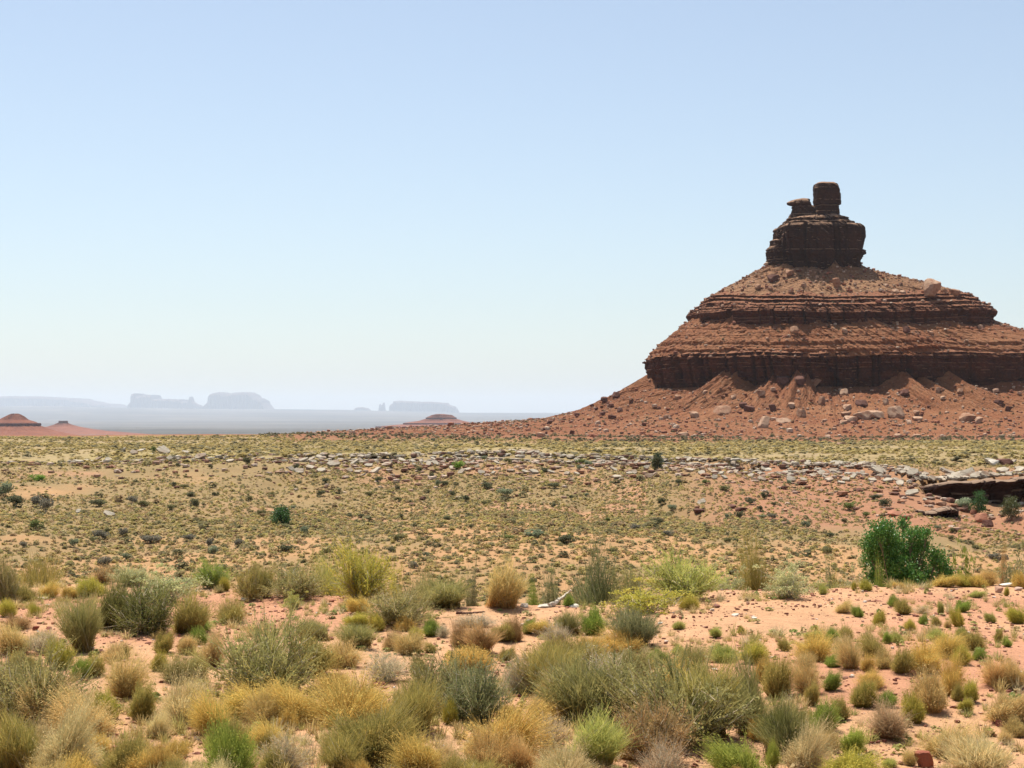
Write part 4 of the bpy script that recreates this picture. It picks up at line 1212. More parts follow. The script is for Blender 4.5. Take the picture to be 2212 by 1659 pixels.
def slab_mesh(seed):
    """a broken plate of pale rock: irregular outline, chipped edge, real thickness"""
    r_ = np.random.default_rng(seed)
    n = r_.integers(5, 8)
    ang = np.sort(np.linspace(0, 2 * np.pi, n, endpoint=False) + r_.uniform(-0.3, 0.3, n))
    rad = r_.uniform(0.75, 1.1, n)
    P = np.stack([np.cos(ang) * rad * 0.5, np.sin(ang) * rad * 0.5], -1)
    Q = []
    for i in range(n):
        a, b = P[i], P[(i + 1) % n]
        for t in (0.0, 0.3, 0.62):
            Q.append(a * (1 - t) + b * t + r_.normal(size=2) * 0.018)
    Q = np.array(Q); m = len(Q)
    rings = []
    for sc_, z in ((0.93, 0.0), (1.0, 0.3), (0.985, 0.75), (0.95, 1.0)):
        rings.append(np.column_stack([Q * sc_ + r_.normal(size=Q.shape) * 0.012, np.full(m, z) + r_.normal(size=m) * 0.05]))
    V = np.vstack(rings + [[[0, 0, 0.0]], [[0, 0, 1.02]]])
    T = []
    for k in range(3):
        for j in range(m):
            j2 = (j + 1) % m
            a, b, c, d = k * m + j, k * m + j2, (k + 1) * m + j2, (k + 1) * m + j
            T += [(a, b, c), (a, c, d)]
    for j in range(m):
        j2 = (j + 1) % m
        T += [(j2, j, 4 * m), (3 * m + j, 3 * m + j2, 4 * m + 1)]
    return mesh_np('rock_slab', V, T, M_STONE, None)
SLAB = [slab_mesh(430 + k) for k in range(7)]

def put_boulder(u, v, w, h, col, word, cls='boulder', name='boulder', sink=0.34, depth=1.0, p=None, phrase='boulder'):
    p = p or hit(u, v)
    if p is None:
        return None
    mp = p.y / F
    k = CNT.get('b', 0); CNT['b'] = k + 1
    o = link(name, BOULDER[(k * 5 + k // 4) % 6])
    o.scale = (w * mp, w * mp * depth, h * mp * (1 + sink))
    o.location = (p.x, p.y, p.z - h * mp * sink)
    o.rotation_euler = (random.uniform(-0.15, 0.15), random.uniform(-0.15, 0.15), random.uniform(-0.4, 0.4))
    j = random.uniform(0.92, 1.08)
    o.color = (col[0] * j, col[1] * j, col[2] * j, 1)
    tag(o, None, 'boulder', None)
    ALL_THINGS.append(dict(o=o, u=u, v=v, base=word + ' ' + phrase, cls=cls, w=w))
    return o

PALE, TANR, REDR, DARKR = (0.40, 0.255, 0.165), (0.31, 0.175, 0.105), (0.33, 0.145, 0.085), (0.13, 0.06, 0.042)
def butte_uv(x, y):
    return 1371.5 + 0.3803 * x, 356.6 + 0.3803 * y
BOULD = """1672 735 100 82 P|1812 738 62 36 T|1752 722 40 20 T|735 1492 72 72 P|1490 1430 88 66 P|1370 1432 112 42 P|1298 1442 92 44 P|1225 1458 82 34 P|1210 1392 52 32 P|1200 1425 62 26 T
1020 1248 62 44 T|1195 1300 52 32 P|510 1408 114 44 T|345 1432 52 34 P|280 1540 62 24 P|1880 1458 92 46 T|1955 1464 44 32 P|1602 1452 62 24 P|1725 1286 34 28 P|1425 1356 30 34 P|910 946 48 34 T
1195 952 34 28 P|1142 688 40 50 T|790 660 72 40 D|880 624 52 30 T|1490 1550 42 26 P|1170 1592 56 20 P|850 1462 82 28 P|950 1428 54 44 T|890 1376 44 28 P|712 1306 48 30 P|1600 1420 40 26 P
1185 1470 44 20 P|645 1398 60 34 D|2120 1398 40 34 D|1290 1362 70 30 D|1060 1360 40 50 T|620 1372 50 26 D|780 1395 44 40 D|560 1330 34 22 P|400 1300 30 20 P|240 1330 40 26 T|180 1440 36 24 P|1545 945 40 30 D
1480 722 40 20 P|1525 728 36 16 P|960 690 26 20 P|700 700 40 22 T|1430 690 30 16 P|1680 960 26 16 P|2060 1360 70 30 D|1850 1290 36 24 T|1540 1300 60 30 D|940 1240 60 40 D|840 1240 70 40 D|1750 1330 30 18 P"""
for it in BOULD.replace('\n', '|').split('|'):
    x, y, w, h, c = it.split()
    u, v = butte_uv(float(x), float(y))
    put_boulder(u, v, 0.3803 * float(w) * 1.12, 0.3803 * float(h) * 1.1, {'P': PALE, 'T': TANR, 'D': DARKR}[c], {'P': 'pale pinkish', 'T': 'tan', 'D': 'dark brown'}[c])
for x, y, w, h in ((1615, 300, 38, 26), (1588, 342, 46, 20), (1768, 380, 38, 40), (1595, 372, 22, 20), (2085, 108, 62, 32), (2000, 140, 50, 30), (1915, 180, 30, 20), (1945, 205, 26, 22), (1985, 240, 46, 24), (2050, 262, 60, 26), (2190, 160, 40, 34), (2110, 215, 40, 30), (1758, 228, 40, 14), (1470, 262, 22, 14), (1115, 372, 20, 16)):
    put_boulder(685.7 + 0.31 * x, 822.9 + 0.31 * y, 0.31 * w * 1.1, 0.31 * h * 1.15, DARKR, 'dark brown')

def rubble():
    """loose stones by the thousand on the slopes of the butte and along the ledge"""
    items = []
    TT = []
    for k in range(5):
        V, Fq = rock_verts(460 + k, 1, 4, 0.06)
        TT.append((V, Fq, np.random.default_rng(k).uniform(0.9, 1.1, len(V))))
    P, S, C = [], [], []
    r_ = random.Random(9)
    gg = np.random.default_rng(19)
    nc = 21000
    a = gg.uniform(math.pi * 0.92, math.pi * 2.08, nc)
    rr = np.where(gg.uniform(0, 1, nc) < 0.8, gg.uniform(10, 160, nc), gg.uniform(60, 260, nc))
    cx_ = BX + rr * np.cos(a) * 1.2; cy_ = BY + rr * np.sin(a)
    for x, y, gz in zip(cx_, cy_, ground(cx_, cy_)):
        if len(P) >= 13000: break
        if x / y * F + CU < 660: continue
        z, n = drop(x, y, gz)
        if n.z < 0.55 or z > 60 or z < -6:
            continue
        s = 0.22 + 0.85 * r_.random() ** 4
        if r_.random() < 0.06: s *= 1.7
        P.append((x, y, z - 0.12 * s)); S.append((s * r_.uniform(1, 1.7), s * r_.uniform(1, 1.5), s * r_.uniform(0.6, 1.0)))
        C.append(r_.choice([(0.46, 0.30, 0.20), (0.40, 0.24, 0.155), (0.32, 0.14, 0.085), (0.29, 0.12, 0.07), (0.17, 0.075, 0.05), (0.48, 0.35, 0.25)]))
    n1 = len(P)
    # ledge: pale chips; below it: reddish blocks
    for _ in range(6500):
        u = r_.uniform(-60, 2280); ld = float(ledge_d(u))
        dd = ld + (r_.gauss(0.0, 2.4) if r_.random() < 0.68 else -abs(r_.gauss(0, 13)))
        if u < 620 and r_.random() < 0.55: continue
        if u > 1990 and -4 < dd - ld < 0: continue
        x = (u - CU) / F * dd
        pale = dd > ld - 3.0
        s = 0.12 + 0.5 * r_.random() ** 2.2
        if dd < ld - 16: s *= 0.7
        P.append((x, dd, 0)); S.append((s * r_.uniform(1, 2.0), s * r_.uniform(1, 1.8), s * r_.uniform(0.35, 0.8)))
        C.append(r_.choice([(0.40, 0.33, 0.25), (0.36, 0.28, 0.20), (0.44, 0.38, 0.29), (0.20, 0.11, 0.075)] if pale else [(0.40, 0.25, 0.17), (0.33, 0.17, 0.10), (0.46, 0.34, 0.25), (0.18, 0.09, 0.06)]))
    P = np.array(P); S = np.array(S); C = np.array(C)
    P[n1:, 2] = ground(P[n1:, 0], P[n1:, 1]) - 0.03
    m = len(P); g = np.random.default_rng(4)
    yaw = g.uniform(0, 6.28, m); ti = g.integers(0, 5, m)
    for k in range(5):
        q = ti == k
        items.append((TT[k][0], TT[k][1], P[q], S[q], yaw[q], C[q], TT[k][2]))
    merged('rubble', items, M_RUBBLE, 'loose red and pale rubble on the butte slopes and along the ledge', 'rubble')
rubble()

def pebbles():
    items, TT = [], []
    for k in range(4):
        V, Fq = rock_verts(480 + k, 1, 4, 0.05)
        TT.append((V, Fq, np.ones(len(V))))
    g = np.random.default_rng(21)
    n = 17000
    d = 8 + 16 * g.uniform(0, 1, n) ** 0.8; u = g.uniform(-150, 2360, n)
    x = (u - CU) / F * d
    k = (g.uniform(-0.45, 0.35, n) < fbm(x / 0.9, d / 1.1, 70, 3)) & (d < edge_d(u) - 0.2)
    x, d = x[k], d[k]; m = len(x)
    s = 0.010 + 0.035 * g.uniform(0, 1, m) ** 3.5
    P = np.stack([x, d, ground(x, d) - s * 0.15], -1)
    S = np.stack([s * g.uniform(1, 1.8, m), s * g.uniform(1, 1.8, m), s * g.uniform(0.5, 0.9, m)], -1)
    pal = np.array([(0.30, 0.13, 0.085), (0.22, 0.09, 0.06), (0.42, 0.24, 0.16), (0.55, 0.46, 0.38), (0.36, 0.17, 0.10)])
    C = pal[g.choice(5, m, p=[0.34, 0.26, 0.2, 0.08, 0.12])]
    yaw = g.uniform(0, 6.28, m); ti = g.integers(0, 4, m)
    for q_ in range(4):
        q = ti == q_
        items.append((TT[q_][0], TT[q_][1], P[q], S[q], yaw[q], C[q], TT[q_][2]))
    merged('pebbles', items, M_PEBBLE, 'red and pale pebbles strewn over the near sand', 'pebbles')
    # small dry seedlings
    items = []
    T = [scrub_template(500 + k, 30) for k in range(4)]
    n = 1500
    d = 9 + 15 * g.uniform(0, 1, n); u = g.uniform(-100, 2320, n); x = (u - CU) / F * d
    k = (g.uniform(-0.3, 0.4, n) < fbm(x / 1.5, d / 1.5, 71, 3)) & (d < edge_d(u) - 0.1)
    x, d = x[k], d[k]; m = len(x)
    s = 0.03 + 0.06 * g.uniform(0, 1, m) ** 2
    P = np.stack([x, d, ground(x, d) - 0.004], -1)
    S = np.stack([s * 1.3, s * 1.3, s * g.uniform(0.5, 1.1, m)], -1)
    pal = np.array([(0.42, 0.36, 0.16), (0.36, 0.34, 0.11), (0.50, 0.38, 0.20), (0.28, 0.32, 0.10)])
    C = pal[g.integers(0, 4, m)]
    yaw = g.uniform(0, 6.28, m); ti = g.integers(0, 4, m)
    for q_ in range(4):
        q = ti == q_
        items.append((T[q_][0], T[q_][1], P[q], S[q], yaw[q], C[q], T[q_][2]))
    merged('seedlings', items, M_SCRUB, 'low dry seedlings and litter on the near sand', 'seedlings')
pebbles()

def dry_grass():
    items, T = [], []
    for k in range(6):
        r_ = np.random.default_rng(900 + k)
        n = 46
        ph = r_.uniform(0, 2 * np.pi, n); rb = r_.uniform(0, 0.2, n)
        B = np.stack([np.cos(ph) * rb, np.sin(ph) * rb, np.zeros(n)], -1)
        al = r_.uniform(0.1, 1.15, n); ln = r_.uniform(0.5, 1.1, n)
        Tp = B + np.stack([np.cos(ph) * np.sin(al) * 0.6, np.sin(ph) * np.sin(al) * 0.6, np.cos(al)], -1) * ln[:, None]
        v, f, c = ribbons(jag(curve3(B, Tp, 4, 0.15), 0.03, r_), r_.uniform(0.03, 0.05, n), r_.uniform(0, 1, n), 0.0, 900 + k)
        T.append((v, f, 0.7 + 0.5 * c[:, 1]))
    g = np.random.default_rng(31)
    n = 15000
    d = np.sqrt(g.uniform(9.0 ** 2, 23.5 ** 2, n)); u = g.uniform(-150, 2360, n); x = (u - CU) / F * d
    v = HZ + F * EYE / d
    want = 0.06 + 0.42 * smooth(1430, 1520, v) * (1 - smooth(1620, 1760, u)) + 0.22 * smooth(1380, 1440, v) * smooth(1600, 1700, u) - 0.15 * smooth(1500, 1600, u) * (1 - smooth(1350, 1390, v))
    k = (g.uniform(0, 1, n) < want + 1.1 * fbm(x / 1.1, d / 1.3, 72, 3)) & (d < edge_d(u) - 0.1)
    x, d = x[k], d[k]; m = len(x)
    s = 0.05 + 0.11 * g.uniform(0, 1, m) ** 1.6
    P = np.stack([x, d, ground(x, d) - 0.004], -1)
    S = np.stack([s * 1.2, s * 1.2, s * g.uniform(0.6, 1.1, m)], -1)
    pal = np.array([(0.60, 0.47, 0.22), (0.55, 0.42, 0.17), (0.47, 0.41, 0.14), (0.62, 0.52, 0.30), (0.40, 0.38, 0.13)])
    C = pal[g.choice(5, m, p=[0.3, 0.25, 0.17, 0.16, 0.12])]
    yaw = g.uniform(0, 6.28, m); ti = g.integers(0, 6, m)
    for q_ in range(6):
        q = ti == q_
        items.append((T[q_][0], T[q_][1], P[q], S[q], yaw[q], C[q], T[q_][2]))
    merged('dry_grass', items, M_SCRUB, 'thin straw-coloured grass growing between the bushes on the near sand', 'grass')
dry_grass()

# pale slabs along the ledge ----------------------------------------------------------
def put_slab(u, v, w, h, tilt=None):
    p = hit_ground(u, v)
    if p is None: return
    mp = p.y / F
    k = CNT.get('s', 0); CNT['s'] = k + 1
    o = link('rock_slab', SLAB[(k * 3 + k // 5) % 7])
    W = w * mp
    L = min(max(W * 0.75, h * mp * 1.4), 1.15 * W)
    o.scale = (W, L, max(0.14, 0.16 * W))
    tx = random.uniform(0.25, 0.75) if tilt is None else tilt       # leaning towards the camera, the upper face shows
    o.rotation_euler = (tx, random.uniform(-0.45, 0.45), random.uniform(-0.5, 0.5))
    o.location = (p.x, p.y, p.z + 0.30 * L * math.sin(tx) + 0.02)
    g = random.uniform(0.86, 1.1)
    o.color = (0.40 * g, 0.34 * g, 0.255 * g, 1)
    tag(o, None, 'rock slab', 'pale slabs along the ledge')
    ALL_THINGS.append(dict(o=o, u=u, v=v, base='pale flat slab', cls='slab', w=w))
SL5 = "90 285 70 30|180 300 55 30|225 335 85 45|300 295 70 35|55 335 50 20|105 345 60 25|565 290 40 45|605 285 50 45|670 300 40 40|725 315 60 55|815 285 40 30|850 285 45 25|785 345 60 25|820 325 55 35|880 310 35 20|905 350 50 20|975 355 55 20|1005 285 40 15|1095 335 55 25|1190 345 60 20|1270 290 45 20|1250 345 70 22|1400 315 50 20|1465 355 50 20|1525 355 50 25|1670 295 50 22|1620 325 50 20|1765 330 55 22|1785 378 60 20|1865 355 50 18|1900 345 45 35|1980 315 45 25|2030 355 50 35|1995 375 60 25|2095 315 60 25|2160 330 60 20|140 368 45 15|470 300 40 15|1360 345 50 18|1560 310 40 20"
SL6 = "35 330 70 35|125 345 55 45|175 330 45 30|205 380 50 30|205 340 40 25|250 350 55 30|340 340 60 45|270 380 50 25|535 330 70 30|620 355 35 30|665 350 40 30|725 340 50 25|700 390 60 45|840 365 50 40|900 350 55 40|920 380 40 30|955 390 60 45|980 340 60 20|1060 385 65 50|1110 370 50 50|1030 410 50 30|1270 345 110 45|1230 395 60 30|1330 390 65 55|1385 395 50 45|1410 410 60 60|1430 350 45 20|1490 355 90 40|1570 360 50 35|1620 400 60 40|1665 405 60 35|1720 350 110 40|1790 400 80 40|1850 365 110 45|1485 480 90 45|1570 525 40 50|1740 395 60 30|1900 400 90 25|1960 375 80 35|2020 370 80 30|2115 360 50 55|2180 320 70 35|2000 280 90 40|2140 280 60 25|125 540 60 30|510 390 60 30|440 370 50 22|780 395 50 25"
SL4 = "800 205 60 20|870 222 60 25|920 205 50 18|1060 212 90 35|1200 218 55 20|1300 245 80 35|1490 275 60 20|700 270 60 18|640 262 50 16|560 275 60 18|1965 268 70 25|2020 265 60 20|2080 255 80 25|2165 290 85 50|2010 315 60 30|1940 345 70 25|1890 330 55 25|2080 340 70 20|2150 250 60 18|705 625 75 22|510 605 45 14|1100 262 50 18|980 240 50 15"
for s_, sx, sy, u0, v0 in ((SL4, .3333, .3333, 0.0, 905.2), (SL5, .3333, .3333, 737.3, 905.2), (SL6, .3333, .3333, 1474.6, 905.2)):
    for it in s_.split('|'):
        a = [float(q) for q in it.split()]
        put_slab(u0 + a[0] * sx, v0 + (a[1] + a[3] * 0.3) * sy, a[2] * sx * 1.1, a[3] * sy)

rs = random.Random(77)
for _ in range(70):
    u = rs.uniform(640, 2205)
    ld = float(ledge_d(u)) + rs.gauss(0.3, 1.6)
    x = (u - CU) / F * ld
    z = float(ground(np.array([x]), np.array([ld]))[0])
    w = rs.uniform(9, 22)
    put_slab(u, HZ - (z - EYE) * F / ld, w, w * rs.uniform(0.3, 0.6))
for _ in range(26):                                   # the broken rim over the rock wall
    u = rs.uniform(2012, 2212)
    w = rs.uniform(14, 34)
    vr = np.interp(u, [2010, 2060, 2118, 2178, 2212], [1050, 1043, 1037, 1031, 1023])
    put_slab(u, vr - rs.uniform(1, 12), w, w * rs.uniform(0.3, 0.55), rs.uniform(0.1, 0.45))

# undercut rock wall at the right-hand end of the ledge, and the smaller hollow in front of it
def overhang(name, pts, label, seed, lip=1.25, back=1.6):
    """pts: (column, distance, top z, base z) along the face, left to right: lip on top, recessed dark face below"""
    P = np.array(pts, float)
    n = 420
    t = np.linspace(0, 1, n); k = np.linspace(0, 1, len(P))
    u = np.interp(t, k, P[:, 0]); d = np.interp(t, k, P[:, 1]); zt = np.interp(t, k, P[:, 2]); zb = np.interp(t, k, P[:, 3])
    x = (u - CU) / F * d
    d = d + 0.5 * fbm(x / 2.5, x * 0, seed, 3)
    zt = zt + 0.22 * fbm(x / 1.6, x * 0 + 3, seed + 1, 3)
    blkn = _h(np.floor(x / 0.9 + 0.5 * np.sin(x)), x * 0 + 1, seed + 8) - 0.5
    d = d + 1.1 * blkn
    zt = zt + 0.38 * (_h(np.floor(x / 1.3 + 0.7 * np.sin(x * 0.7)), x * 0 + 2, seed + 9) - 0.5)
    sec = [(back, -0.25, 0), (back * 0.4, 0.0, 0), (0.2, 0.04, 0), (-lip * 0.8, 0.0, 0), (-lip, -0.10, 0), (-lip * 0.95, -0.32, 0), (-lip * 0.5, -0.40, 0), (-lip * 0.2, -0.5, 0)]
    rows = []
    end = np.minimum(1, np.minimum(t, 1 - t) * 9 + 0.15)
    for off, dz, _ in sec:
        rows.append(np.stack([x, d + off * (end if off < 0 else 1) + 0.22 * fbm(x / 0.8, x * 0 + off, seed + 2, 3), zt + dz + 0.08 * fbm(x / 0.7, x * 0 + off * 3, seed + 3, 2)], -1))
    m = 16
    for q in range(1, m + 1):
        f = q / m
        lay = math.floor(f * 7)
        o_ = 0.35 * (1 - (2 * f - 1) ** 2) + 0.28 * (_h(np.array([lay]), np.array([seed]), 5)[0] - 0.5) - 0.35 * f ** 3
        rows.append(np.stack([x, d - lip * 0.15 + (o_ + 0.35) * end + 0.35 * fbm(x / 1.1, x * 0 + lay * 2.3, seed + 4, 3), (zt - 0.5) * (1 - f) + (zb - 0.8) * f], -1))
    A = np.stack(rows, 0)
    V = A.reshape(-1, 3)
    Fq = grid_faces(len(rows), n)
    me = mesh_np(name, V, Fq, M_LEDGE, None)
    o = link(name, me)
    return tag(o, label, 'rock wall')
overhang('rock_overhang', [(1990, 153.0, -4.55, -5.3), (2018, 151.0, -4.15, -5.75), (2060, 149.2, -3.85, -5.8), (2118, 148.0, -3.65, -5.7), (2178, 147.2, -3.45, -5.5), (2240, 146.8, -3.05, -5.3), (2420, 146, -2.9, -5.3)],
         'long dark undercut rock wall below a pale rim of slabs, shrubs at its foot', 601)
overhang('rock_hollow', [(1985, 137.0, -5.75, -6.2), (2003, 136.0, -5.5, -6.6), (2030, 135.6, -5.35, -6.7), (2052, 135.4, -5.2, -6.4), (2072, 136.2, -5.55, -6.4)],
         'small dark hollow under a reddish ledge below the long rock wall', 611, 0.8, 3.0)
for u, v, w, h, c in ((2170, 1003, 36, 14, DARKR), (2150, 1004, 30, 12, (0.5, 0.45, 0.37)), (2072, 1096, 18, 10, REDR), (2088, 1103, 20, 12, TANR), (2104, 1112, 22, 14, REDR), (2122, 1126, 30, 20, REDR), (2136, 1136, 24, 16, DARKR), (2010, 1090, 22, 10, TANR), (2034, 1092, 20, 10, TANR), (1600, 1104, 26, 9, DARKR), (1580, 1098, 20, 8, DARKR), (1508, 1107, 26, 9, DARKR), (1694, 1057, 18, 9, DARKR), (1855, 1061, 20, 8, DARKR), (1935, 1112, 34, 10, REDR), (1962, 1118, 26, 9, REDR)):  # first block: its dark colour stands in for a shaded hole between pale rocks
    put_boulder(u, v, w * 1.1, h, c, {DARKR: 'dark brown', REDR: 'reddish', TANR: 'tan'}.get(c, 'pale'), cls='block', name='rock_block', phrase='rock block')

# ------------------------------------------------------------------ bushes on the far slope, one by one
def bush_mesh(seed, nf=900):
    r_ = np.random.default_rng(seed)
    nl = 9
    lc = np.stack([r_.uniform(-0.3, 0.3, nl), r_.uniform(-0.3, 0.3, nl), r_.uniform(0.25, 0.72, nl)], -1)
    lr = r_.uniform(0.16, 0.28, nl)
    i = r_.integers(0, nl, nf)
    q = r_.normal(size=(nf, 3)); q /= np.linalg.norm(q, axis=1, keepdims=True)
    P = lc[i] + q * (lr[i] * r_.uniform(0.6, 1.05, nf))[:, None]
    P[:, 2] = np.maximum(P[:, 2], 0.02)
    rc = r_.uniform(0, 1, nl)
    fo = leaves(P, 0.085, np.clip(rc[i] * 0.5 + r_.uniform(0, 0.5, nf), 0, 1), 1.0, seed + 1, 0.5, 1.2)
    # a few stems from the ground
    T = lc; B = np.stack([lc[:, 0] * 0.15, lc[:, 1] * 0.15, lc[:, 2] * 0 - 0.08], -1)
    st = tubes(curve3(B, T, 4, 0.05), np.full(nl, 0.016), r_.uniform(0, 1, nl))
    v, f, c = join(fo, st)
    return mesh_np('desert_bush', v, f, M_PLANT, c)
BUSH = [bush_mesh(700 + k) for k in range(5)]
BT = {'d': ((0.125, 0.13, 0.07), 'dark green'), 'g': ((0.18, 0.21, 0.07), 'green'), 'b': ((0.20, 0.32, 0.06), 'bright green'), 'y': ((0.20, 0.185, 0.14), 'grey'), 'e': ((0.22, 0.25, 0.155), 'grey-green'), 'o': ((0.19, 0.18, 0.08), 'olive'), 'p': ((0.33, 0.38, 0.24), 'pale green')}
def put_bush(u, v, w, h, c, name='desert_bush'):
    p = hit_ground(u, v)
    if p is None: return
    mp = p.y / F
    k = CNT.get('bush', 0); CNT['bush'] = k + 1
    o = link(name, BUSH[k % 5])
    o.scale = (w * mp * 1.1, w * mp * 1.1, h * mp * 1.05)
    o.location = (p.x, p.y, p.z - 0.02)
    o.rotation_euler = (0, 0, random.uniform(0, 6.28))
    j = random.uniform(0.92, 1.1)
    o.color = (BT[c][0][0] * j, BT[c][0][1] * j, BT[c][0][2] * j, 1)
    tag(o, None, 'bush', 'bushes on the far slope')
    ALL_THINGS.append(dict(o=o, u=u, v=v, base=BT[c][1] + ' bush', cls='bush', w=w))
    return o
B4 = "250 575 110 90 y|240 402 100 52 b|30 500 110 110 e|85 575 140 85 d|300 610 100 100 y|640 567 115 55 d|1255 570 62 66 d|860 545 70 60 y|990 222 42 48 g|1600 302 52 58 d|1365 322 32 34 d|1235 503 72 38 d|990 802 135 62 y|1550 832 72 60 y|800 765 62 62 y|650 780 105 72 y|1360 822 62 62 y|675 950 92 72 y|240 722 95 75 g|480 832 62 62 e|820 912 62 52 e|1700 622 60 40 o|1840 702 90 30 o|1980 750 70 60 e|2080 500 60 40 d|1920 330 40 50 d|1610 535 50 50 o|1770 505 50 40 o|1120 435 50 30 d|1190 450 60 30 o|930 570 80 50 o|1400 500 50 36 d|1155 310 34 30 d|2110 415 60 36 d|150 840 50 50 y|1230 790 90 50 y|1900 585 50 32 e|1870 860 110 60 d|700 740 40 40 o|1110 590 70 40 o|600 800 40 40 o|1380 870 80 60 e"
B5 = "765 322 78 62 b|2045 336 62 108 d|925 268 48 32 e|1080 287 52 38 o|945 452 88 52 d|680 432 62 42 d|630 438 42 48 e|585 388 32 42 d|240 412 48 42 d|360 458 36 34 d|718 502 52 48 d|800 538 68 48 d|1060 505 105 58 e|690 662 54 42 d|1110 662 62 32 o|1310 345 54 38 d|1540 332 44 36 e|2045 695 72 58 d|2075 555 52 52 d|1370 572 48 38 d|1240 765 135 62 e|1480 808 155 62 d|370 795 82 52 o|550 895 52 42 e|460 965 72 52 y|325 862 62 42 d|1725 672 42 38 g|180 500 60 34 o|370 535 54 36 o|1600 300 70 36 e|1550 290 80 40 g|2190 430 60 44 d|390 652 28 40 d|840 710 28 34 d|1490 515 36 28 d|1590 500 30 28 e|505 345 52 36 d|1380 450 90 40 d|1900 720 70 46 y|2120 755 80 40 y|1100 780 100 40 g|830 1085 90 50 d|1240 1080 60 54 d|1760 870 80 40 o|940 555 70 36 o|2150 590 60 46 e|120 640 60 30 d|50 640 60 26 d"
B6 = "435 553 78 52 d|535 518 52 58 d|375 645 62 62 d|500 602 42 44 d|590 568 34 34 d|1250 522 84 40 d|1320 572 84 70 d|1090 585 105 60 g|1180 638 62 42 g|1047 682 38 40 d|800 705 62 52 e|275 465 84 40 o|155 422 56 38 g|950 765 72 32 d|580 650 60 40 y|1820 582 95 82 p|2060 920 90 60 y|2010 910 60 50 y|1750 790 60 40 o|345 800 40 30 d|290 800 50 40 o|690 420 40 30 e|1660 715 50 34 e|1740 735 50 32 o|940 880 70 50 o|1900 850 60 40 o|300 640 50 34 e|520 640 60 26 e"
for s_, u0 in ((B4, 0.0), (B5, 737.3), (B6, 1474.6)):
    for it in s_.split('|'):
        a = it.split()
        put_bush(u0 + float(a[0]) * .3333, 905.2 + float(a[1]) * .3333, float(a[2]) * .3333, float(a[3]) * .3333, a[4])

# the round bright bush alone on the slope, the shrubs below the rock wall and the big green tree
def leafy_tree(name, p, w, h, lobes, nleaf, size, col, label, cat, seed, material, low=0.0):
    """a trunk with limbs that end in leaf clusters; lobes: (x, z, r) relative to width / height"""
    r_ = np.random.default_rng(seed)
    root = empty(name, p)
    tag(root, label, cat)
    L = np.array(lobes, float)
    nl = len(L)
    yo = r_.uniform(-0.32, 0.32, nl)
    lc = np.stack([L[:, 0] * w, yo * w, L[:, 1] * h], -1); lr = L[:, 2] * w
    # limbs
    B = np.zeros((nl, 3)); B[:, 2] = h * 0.04 - 0.1
    fork = h * r_.uniform(0.1, 0.3, nl)
    P = np.stack([B, np.stack([lc[:, 0] * 0.12, lc[:, 1] * 0.12, fork], -1), lc * np.array([0.55, 0.55, 1.0]) * np.array([1, 1, 0.72]), lc], 1)
    tw = tubes(jag(P, 0.012 * w, r_), np.full(nl, 0.016 * w), r_.uniform(0, 1, nl), 0.35)
    nb = 260
    i = r_.integers(0, nl, nb)
    q = r_.normal(size=(nb, 3)); q /= np.linalg.norm(q, axis=1, keepdims=True)
    Q1 = lc[i] + q * lr[i][:, None] * 0.8
    tw2 = tubes(jag(np.stack([P[i, 2] * 0.4 + lc[i] * 0.6, (lc[i] + Q1) / 2, Q1], 1), 0.012 * w, r_), np.full(nb, 0.004 * w), r_.uniform(0, 1, nb), 0.35)
    v, f, c = join(tw, tw2)
    t = link('trunk', mesh_np('trunk', v, f, M_PLANT, c), root)
    t.color = (0.2, 0.16, 0.11, 1)
    # leaf sprays
    nsp = nleaf // 16
    i = r_.choice(nl, nsp, p=lr ** 2 / np.sum(lr ** 2))
    q = r_.normal(size=(nsp, 3)); q /= np.linalg.norm(q, axis=1, keepdims=True)
    S = lc[i] + q * (lr[i] * r_.uniform(0.45, 1.08, nsp))[:, None]
    j = np.repeat(np.arange(nsp), 16)
    Pl = S[j] + r_.normal(size=(len(j), 3)) * size * 1.5
    Pl[:, 2] = np.maximum(Pl[:, 2], low)
    rs = r_.uniform(0, 1, nsp)
    fo = leaves(Pl, size, np.clip(rs[j] * 0.55 + r_.uniform(0, 0.45, len(j)), 0, 1), 1.0, seed + 2, 0.5, 1.15)
    cr = link('crown', mesh_np('crown', fo[0], fo[1], material, fo[2]), root)
    cr.color = (*col, 1)
    return root

y = 26.0; mp = y / F
tx = (1953 - CU) * mp
tz = float(ground(np.array([tx]), np.array([y]))[0])
ztop = EYE + (HZ - 1122) * mp
TW, TH = 190 * mp, ztop - tz
def zf(v): return (EYE + (HZ - v) * mp - tz) / TH
TL = [((u - 1953) / 190.0, zf(v), r / 190.0) for u, v, r in ((1888, 1146, 22), (1878, 1172, 22), (1908, 1142, 20), (1920, 1165, 28), (1963, 1136, 15), (1970, 1158, 24), (1997, 1152, 15), (1990, 1182, 22), (1945, 1190, 32), (1905, 1195, 30), (1890, 1215, 22), (2012, 1200, 22),
      (1985, 1212, 30), (1935, 1222, 32), (2025, 1222, 20), (2034, 1238, 16), (2005, 1242, 28), (1965, 1248, 30), (1925, 1252, 28), (1897, 1243, 20), (1950, 1280, 40), (1990, 1285, 40), (1915, 1285, 36), (2030, 1275, 30), (1880, 1195, 14))]
leafy_tree('green_tree', (tx, y, tz), TW, TH, [(a * 1.03, b, c * 0.84) for a, b, c in TL], 30000, 0.032, (0.10, 0.23, 0.045), 'dense dark green leafy tree rising behind the edge of the bare sand', 'tree', 801, M_LEAF)

